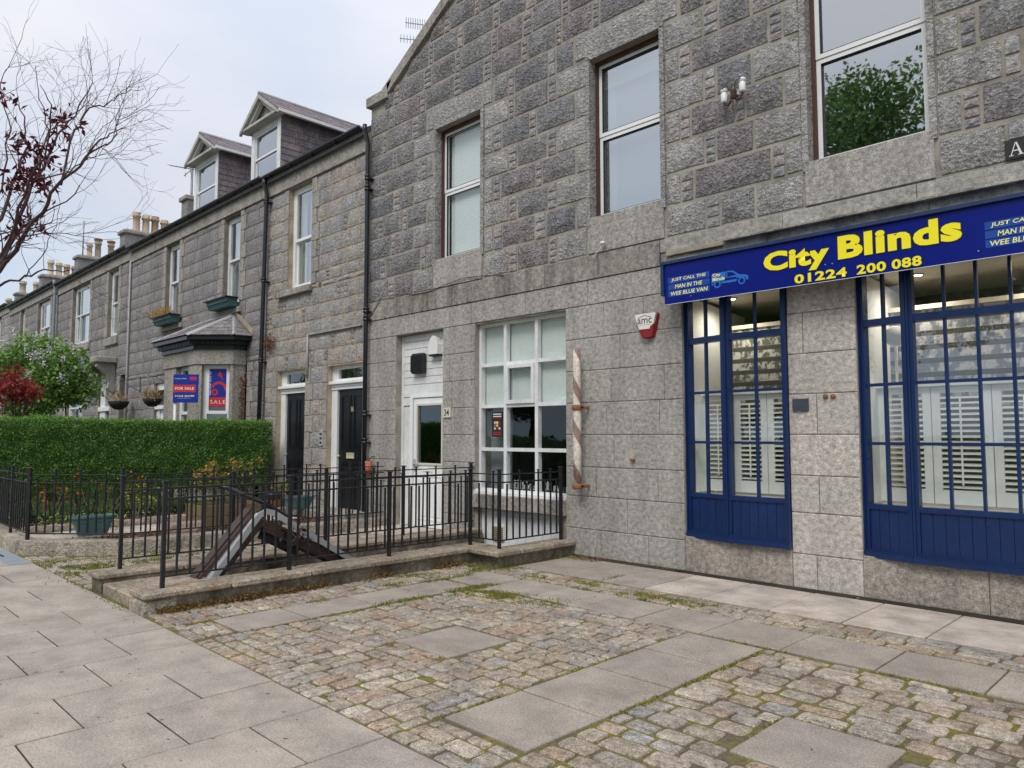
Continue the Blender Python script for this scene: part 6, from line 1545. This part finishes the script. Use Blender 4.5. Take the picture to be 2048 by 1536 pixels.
# street tree, nearly bare, with a few purple leaves: limbs laid out in plan, then grown
rg = random.Random(21)
tr = empty('plum_tree', (-10.6, -6.95, 0), 'nearly bare plum tree with a few dark red leaves rising at the left edge', 'tree')
tw = MB(); tips = []
T0 = Vector((-9.66, -6.60, 0)); fork = Vector((-9.58, -6.52, 2.15))
MB().tube([T0, T0 + Vector((.03, .05, .9)), T0 + Vector((.05, .1, 1.8)), fork], [.10, .085, .072, .056], 12).build('trunk', 'bark_wood', tr, smooth=True)
def limb(pts, r0, r1, dens=1.0, tl=.55):
    pts = [Vector(p) for p in pts]; n = len(pts)
    # smooth resample with small wobble
    Q = []
    for i in range(n - 1):
        for k in range(4):
            t = k / 4; Q.append(pts[i].lerp(pts[i + 1], t) + Vector((rg.gauss(0, .012), rg.gauss(0, .012), rg.gauss(0, .012))))
    Q.append(pts[-1]); rs = [r0 + (r1 - r0) * i / (len(Q) - 1) for i in range(len(Q))]
    rs = [v * .8 for v in rs]; m_ = MB(); m_.tube(Q, rs, 7, True); m_.build('limb', 'twig', tr, smooth=True)
    for i in range(2, len(Q)):
        for _ in range(1):
            if rg.random() < .42 * dens:
                d = (Q[i] - Q[i - 1]).normalized(); nd = (d * .8 + Vector((rg.gauss(0, .55), rg.gauss(0, .55), rg.gauss(.12, .5)))).normalized()
                branchy(tw, Q[i], nd, tl * rg.uniform(.5, 1.1), max(.0035, rs[i] * .42), 1 if rg.random() < .6 else 2, rg, tips, .36, 4, .04, (1, 2), .62, .55)
def pxw(u, v, D): # plan helper used only to take rough heights from the survey of the tree
    return CAM + (_rt * (u - 1024) + _up * (768 - v) + _fw * 1482) / 1482 * D
limb([(-9.372, -6.465, 2.782), (-9.259, -6.244, 3.134), (-9.332, -6.071, 3.52), (-9.314, -5.957, 3.975), (-9.389, -5.797, 4.476), (-9.346, -5.653, 4.902), (-9.395, -5.455, 5.268), (-9.344, -5.302, 5.687)], 0.04, 0.006)
limb([(-9.299, -6.277, 3.056), (-9.02, -6.042, 3.523), (-8.743, -5.934, 3.805), (-8.432, -5.795, 4.129), (-8.279, -5.662, 4.331), (-8.016, -5.56, 4.544), (-7.745, -5.438, 4.627)], 0.034, 0.005)
limb([(-9.299, -6.277, 3.056), (-9.396, -6.157, 3.732), (-9.531, -6.051, 4.168), (-9.636, -5.917, 4.623), (-9.681, -5.846, 4.885), (-9.809, -5.868, 5.239), (-10.026, -5.974, 5.542)], 0.03, 0.005)
limb([(-8.432, -5.795, 4.129), (-8.519, -5.661, 4.767), (-8.506, -5.534, 5.044), (-8.482, -5.375, 5.115), (-8.488, -5.256, 5.294), (-8.407, -5.041, 5.379)], 0.016, 0.003)
limb([(-8.279, -5.662, 4.331), (-8.165, -5.561, 4.483), (-8.181, -5.444, 4.572), (-8.113, -5.389, 4.7), (-8.213, -5.364, 4.871), (-8.101, -5.256, 4.922)], 0.014, 0.003)
limb([(-9.389, -5.797, 4.476), (-9.513, -5.694, 5.055), (-9.67, -5.748, 5.439), (-9.805, -5.785, 5.89)], 0.014, 0.003)
limb([(-9.253, -6.366, 2.986), (-8.699, -6.148, 3.548), (-8.298, -6.082, 4.077), (-8.05, -6.0, 4.329), (-7.883, -6.011, 4.715), (-7.957, -6.104, 4.903)], 0.02, 0.004)
limb([(-10.04, -6.359, 3.537), (-9.712, -6.061, 3.869), (-9.561, -5.899, 3.758), (-9.362, -5.707, 3.841), (-9.129, -5.47, 3.813), (-8.881, -5.224, 3.847)], 0.012, 0.003)
limb([(-9.774, -6.458, 2.935), (-9.386, -6.093, 3.19), (-9.193, -5.908, 3.28), (-9.039, -5.761, 3.36), (-8.851, -5.572, 3.36)], 0.02, 0.006)
limb([(-9.193, -5.908, 3.28), (-9.028, -5.772, 3.573), (-9.029, -5.67, 3.975)], 0.008, 0.003)
limb([(-9.587, -6.344, 3.679), (-9.69, -6.083, 4.31), (-9.813, -5.995, 5.055), (-10.103, -6.062, 5.658), (-10.053, -5.918, 6.145)], 0.016, 0.003)
limb([(-8.298, -6.082, 4.077), (-7.942, -5.87, 4.114), (-7.709, -5.784, 4.173), (-7.514, -5.733, 4.206), (-7.446, -5.669, 4.252)], 0.01, 0.003)
limb([(-9.259, -6.244, 3.134), (-9.371, -5.976, 3.598), (-9.472, -5.831, 3.979), (-9.613, -5.861, 4.287), (-9.584, -5.743, 4.829), (-9.519, -5.574, 5.21), (-9.42, -5.35, 5.398), (-9.314, -5.25, 5.455)], 0.018, 0.003)
limb([tuple(fork), (-9.50, -6.50, 2.45), (-9.372, -6.465, 2.782)], .066, .042, .2)
limb([tuple(fork), (-9.50, -6.50, 2.45), (-9.372, -6.465, 2.782)], .066, .042, .2)
LEAFC = [(-8.728, -5.774, 5.218), (-8.794, -5.842, 5.239), (-8.773, -5.789, 4.913), (-8.681, -5.694, 4.887), (-9.045, -6.037, 4.651), (-8.992, -5.978, 4.598), (-9.097, -6.06, 4.362), (-9.045, -6.0, 4.283), (-8.968, -5.928, 4.336), (-8.935, -5.887, 4.257), (-8.887, -5.86, 4.467), (-9.116, -6.152, 5.097), (-8.823, -5.813, 4.651), (-9.067, -5.978, 3.837), (-9.013, -5.921, 3.81), (-8.88, -5.83, 4.23), (-9.104, -6.052, 4.204)]
tw.build('twig', 'twig', tr, kind='stuff', fix=False)
cl = [tips[rg.randrange(len(tips))] for _ in range(26)]
LV = []
for c_ in LEAFC[2:]:
    for _ in range(34): LV.append((c_[0] + rg.gauss(0, .07), c_[1] + rg.gauss(0, .07), c_[2] + rg.gauss(0, .07)))
cards('leaves', LV, .085, 'plum_leaf', tr, aspect=2.6, up=-.3)

# lilac bush
def bush(name, label, cat, base, centre, rad, nleaf, size, mat, stems=9, lumps=16, seed=1, stem_mat='bark_wood', extra=None, aspect=1.6, lr=(.26, .46)):
    r_ = random.Random(seed); o = empty(name, base, label, cat); base = Vector(base); c = Vector(centre); L = []
    for i in range(lumps):
        v = Vector((r_.gauss(0, 1), r_.gauss(0, 1), r_.gauss(0, 1))).normalized() * (r_.random() ** .45); L.append((c + Vector((v.x * rad[0] * .85, v.y * rad[1] * .85, v.z * rad[2] * .85)), r_.uniform(*lr) * min(rad)))
    for i in range(stems):
        t = L[i % len(L)][0]; m_ = base.lerp(t, .5) + Vector((r_.gauss(0, .12), r_.gauss(0, .12), 0)); mb = MB(); mb.tube([base + Vector((r_.gauss(0, .12), r_.gauss(0, .12), 0)), m_, t], [.03, .02, .008], 6); mb.build('stem', stem_mat, o)
    P = []; n1 = nleaf // lumps
    for (q, rr) in L:
        for _ in range(n1):
            v = Vector((r_.gauss(0, 1), r_.gauss(0, 1), r_.gauss(0, 1))).normalized() * rr * (.55 + .5 * r_.random()); P.append(tuple(q + v))
    cards('foliage', P, size, mat, o, aspect=aspect, up=.1)
    if extra:
        E = []; ns, emat = extra
        for _ in range(ns):
            q, rr = L[r_.randrange(len(L))]; v = Vector((r_.gauss(0, 1) + .5, r_.gauss(0, 1) - .6, r_.gauss(0, 1) + .7)).normalized() * rr * 1.08; p0 = q + v
            for k in range(34): E.append((p0.x + r_.gauss(0, .035), p0.y + r_.gauss(0, .035), p0.z + k * .006 + r_.gauss(0, .02)))
        cards('flower', E, .035, emat, o, aspect=1.1)
    return o
bush('lilac_bush', 'big green lilac bush with pale mauve flower heads behind the hedge', 'bush', (-19.3, -3.2, .1), (-19.3, -3.6, 2.8), (1.1, 1.12, 1.12), 30000, .085, 'lilac_leaf', 10, 42, 5, extra=(170, 'lilac_flower'))
bush('maple_shrub', 'dark red leaved shrub in front of the lilac, at the left edge above the hedge', 'shrub', (-17.4, -4.4, .1), (-17.2, -4.42, 2.45), (.55, .8, .72), 1500, .10, 'red_leaf', 9, 15, 8, aspect=3.0, lr=(.2, .36))
bush('flowering_shrub', 'low pale flowered shrub at the foot of the red shrub', 'shrub', (-17.0, -4.75, .1), (-17.1, -4.8, 1.95), (.5, .45, .25), 1500, .05, 'lime_leaf', 5, 9, 9, extra=(20, 'lilac_flower'))
# small plants in the garden
def wisp(name, label, x, y_, z, h, n, mat, size, asp, st=7, seed=1, spread=.16):
    r_ = random.Random(seed); o = empty(name, (x, y_, z), label, 'plant'); tp = []
    for i in range(st):
        e = Vector((x + r_.gauss(0, spread), y_ + r_.gauss(0, spread), z + h * r_.uniform(.6, 1))); mb = MB(); mb.tube([(x + r_.gauss(0, .03), y_ + r_.gauss(0, .03), z), Vector((x, y_, z)).lerp(e, .5) + Vector((r_.gauss(0, .04), r_.gauss(0, .04), 0)), e], [.008, .006, .003], 5); mb.build('stem', 'stem_pale', o); tp.append(e)
    P = [];
    for i in range(n):
        e = tp[i % len(tp)]; P.append((e.x + r_.gauss(0, .05), e.y + r_.gauss(0, .05), e.z + r_.gauss(0, .045)))
    cards('leaves', P, size, mat, o, aspect=asp, up=.2); return o
wisp('azalea', 'spindly plant with red leaf tufts left of the green trough', -13.6, -4.55, .1, .75, 26, 'azalea_red', .07, 2.4, 6, 3)
wisp('azalea', 'spindly plant with orange tufts behind the green trough', -13.5, -3.85, .1, .85, 24, 'azalea_red', .07, 2.4, 6, 4, .24)
wisp('azalea', 'small shrub with yellow and red leaves right of the green trough', -13.3, -3.35, .1, .62, 80, 'lime_leaf', .055, 2, 8, 5, .12)
wisp('yellow_shrub', 'feathery golden shrub growing out of the wooden planter box', -12.3, -2.3, .42, .75, 420, 'yellow_leaf', .055, 4, 14, 6, .22)
wisp('pot_plant', 'leafy green plant in the terracotta pot by the black door', -13.55, -.72, .42, .22, 60, 'grass_blade', .09, 2.5, 5, 7, .1)
cards('leaves', [(-13.4 + random.gauss(0, .3), -4.2 + random.gauss(0, .5), .12 + random.random() * .25) for _ in range(500)], .05, 'lilac_leaf', bpy.data.objects['azalea'], aspect=2)
# containers
def trough(x, y_, z, L, w, h, label, ang, rnd=True):
    o = empty('plant_trough', (x, y_, z), label, 'planter'); N = 12
    def ring(s, zz): return [(x + (L / 2 * s) * (cos(2 * pi * k / 24) ** 2) ** .2 * (1 if cos(2 * pi * k / 24) > 0 else -1) * sin(ang) * -1 + 0 + (w / 2 * s) * (sin(2 * pi * k / 24) ** 2) ** .25 * (1 if sin(2 * pi * k / 24) > 0 else -1) * cos(ang),
                              y_ + (L / 2 * s) * (cos(2 * pi * k / 24) ** 2) ** .2 * (1 if cos(2 * pi * k / 24) > 0 else -1) * cos(ang) + (w / 2 * s) * (sin(2 * pi * k / 24) ** 2) ** .25 * (1 if sin(2 * pi * k / 24) > 0 else -1) * sin(ang), z + zz) for k in range(24)]
    pr = [(.62, 0), (.72, h * .25), (.84, h * .62), (.845, h * .66), (.89, h * .68), (.92, h * .9), (1.05, h * .9), (1.05, h), (.93, h), (.86, h * .8)]
    mb = MB(); vs = [p for s, zz in pr for p in ring(s, zz)]; fs = []
    for i in range(len(pr) - 1):
        for k in range(24): fs.append((i * 24 + k, i * 24 + (k + 1) % 24, (i + 1) * 24 + (k + 1) % 24, (i + 1) * 24 + k))
    fs.append(tuple(range(24))); fs.append(tuple(range(len(pr) * 24 - 24, len(pr) * 24))); mb.add(vs, fs); mb.build('tub', 'trough_green', o, smooth=False)
    ribs = MB()
    for k in range(5):
        t = -.36 + .18 * k; ribs.box(x + w * .42, x + w * .46, y_ + t * L - .004, y_ + t * L + .004, z + h * .3, z + h * .62)
    ribs.build('rib', 'trough_green', o); return o
trough(-12.35, -4.28, .11, .60, .24, .30, 'teal green plastic trough standing behind the kerb railing', 0)
trough(-12.75, -.70, .23, .66, .26, .24, 'green plastic trough at the foot of the house number 36 doorstep', 0)
tp_ = empty('terracotta_pot', (-13.55, -.72, .2), 'orange terracotta bowl with a plant beside the second black door', 'plant pot')
MB().lathe([(.0, 0), (.13, 0), (.19, .17), (.21, .17), (.21, .21), (.18, .21), (.16, .15), (0, .15)], (-13.55, -.72, .23), 18).build('bowl', 'pot_orange', tp_, smooth=False)
wp = empty('wooden_planter', (-12.1, -2.3, .1), 'weathered square wooden planter box made of two tiers of boards', 'planter')
for t_ in (0, 1):
    z = .11 + t_ * .185
    for (a, b, p, q) in ((-12.0, -11.97, -2.82, -1.80), (-12.62, -12.59, -2.82, -1.80), (-12.59, -12.0, -2.82, -2.79), (-12.59, -12.0, -1.83, -1.80)): box('board', 'planter_wood', wp, a, b, p, q, z, z + .178, .004)
box('soil', 'soil', wp, -12.58, -12.01, -2.78, -1.84, .12, .43)

# trees across the road (seen mirrored in the window panes)
def park_tree(x, y_, h, rad, seed, label):
    r_ = random.Random(seed); o = empty('park_tree', (x, y_, 0), label, 'tree', 'leafy trees in the park across the road'); L = []
    MB().tube([(x, y_, -.1), (x + .1, y_, h * .2), (x - .1, y_ + .1, h * .45), (x, y_, h * .7)], [.38, .3, .22, .1], 10).build('trunk', 'bark_wood', o)
    for i in range(34):
        v = Vector((r_.gauss(0, 1), r_.gauss(0, 1), r_.gauss(0, 1))).normalized() * (r_.random() ** .4); q = Vector((x + v.x * rad * .85, y_ + v.y * rad * .85, h * .60 + v.z * h * .34)); L.append((q, r_.uniform(.22, .36) * rad))
        if i < 12: MB().tube([(x, y_, h * (.2 + .03 * i)), q], [.12, .04], 6).build('limb', 'bark_wood', o)
    P = []
    for q, rr in L:
        for _ in range(2000):
            v = Vector((r_.gauss(0, 1), r_.gauss(0, 1), r_.gauss(0, 1))).normalized() * rr * (.4 + .65 * r_.random()); P.append(tuple(q + v))
    cards('foliage', P, .23, 'tree_leaf', o, aspect=1.5)
park_tree(-12.2, -29, 18.3, 9.0, 1, 'tall park tree opposite the shop sign'); park_tree(-22, -33, 13, 6, 2, 'broad park tree opposite the bay window'); park_tree(3, -34, 13, 6, 3, 'park tree opposite the right end of the shop'); park_tree(-36, -30, 12, 6, 4, 'furthest park tree up the street')
hd = empty('park_hedge', (-20, -22, 0), 'long hedge along the far side of the road', 'hedge')
cards('foliage', [(random.uniform(-60, 15), -22 + random.gauss(0, .4), random.uniform(0, 1.5)) for _ in range(16000)], .22, 'hedge_leaf', hd, aspect=1.6)
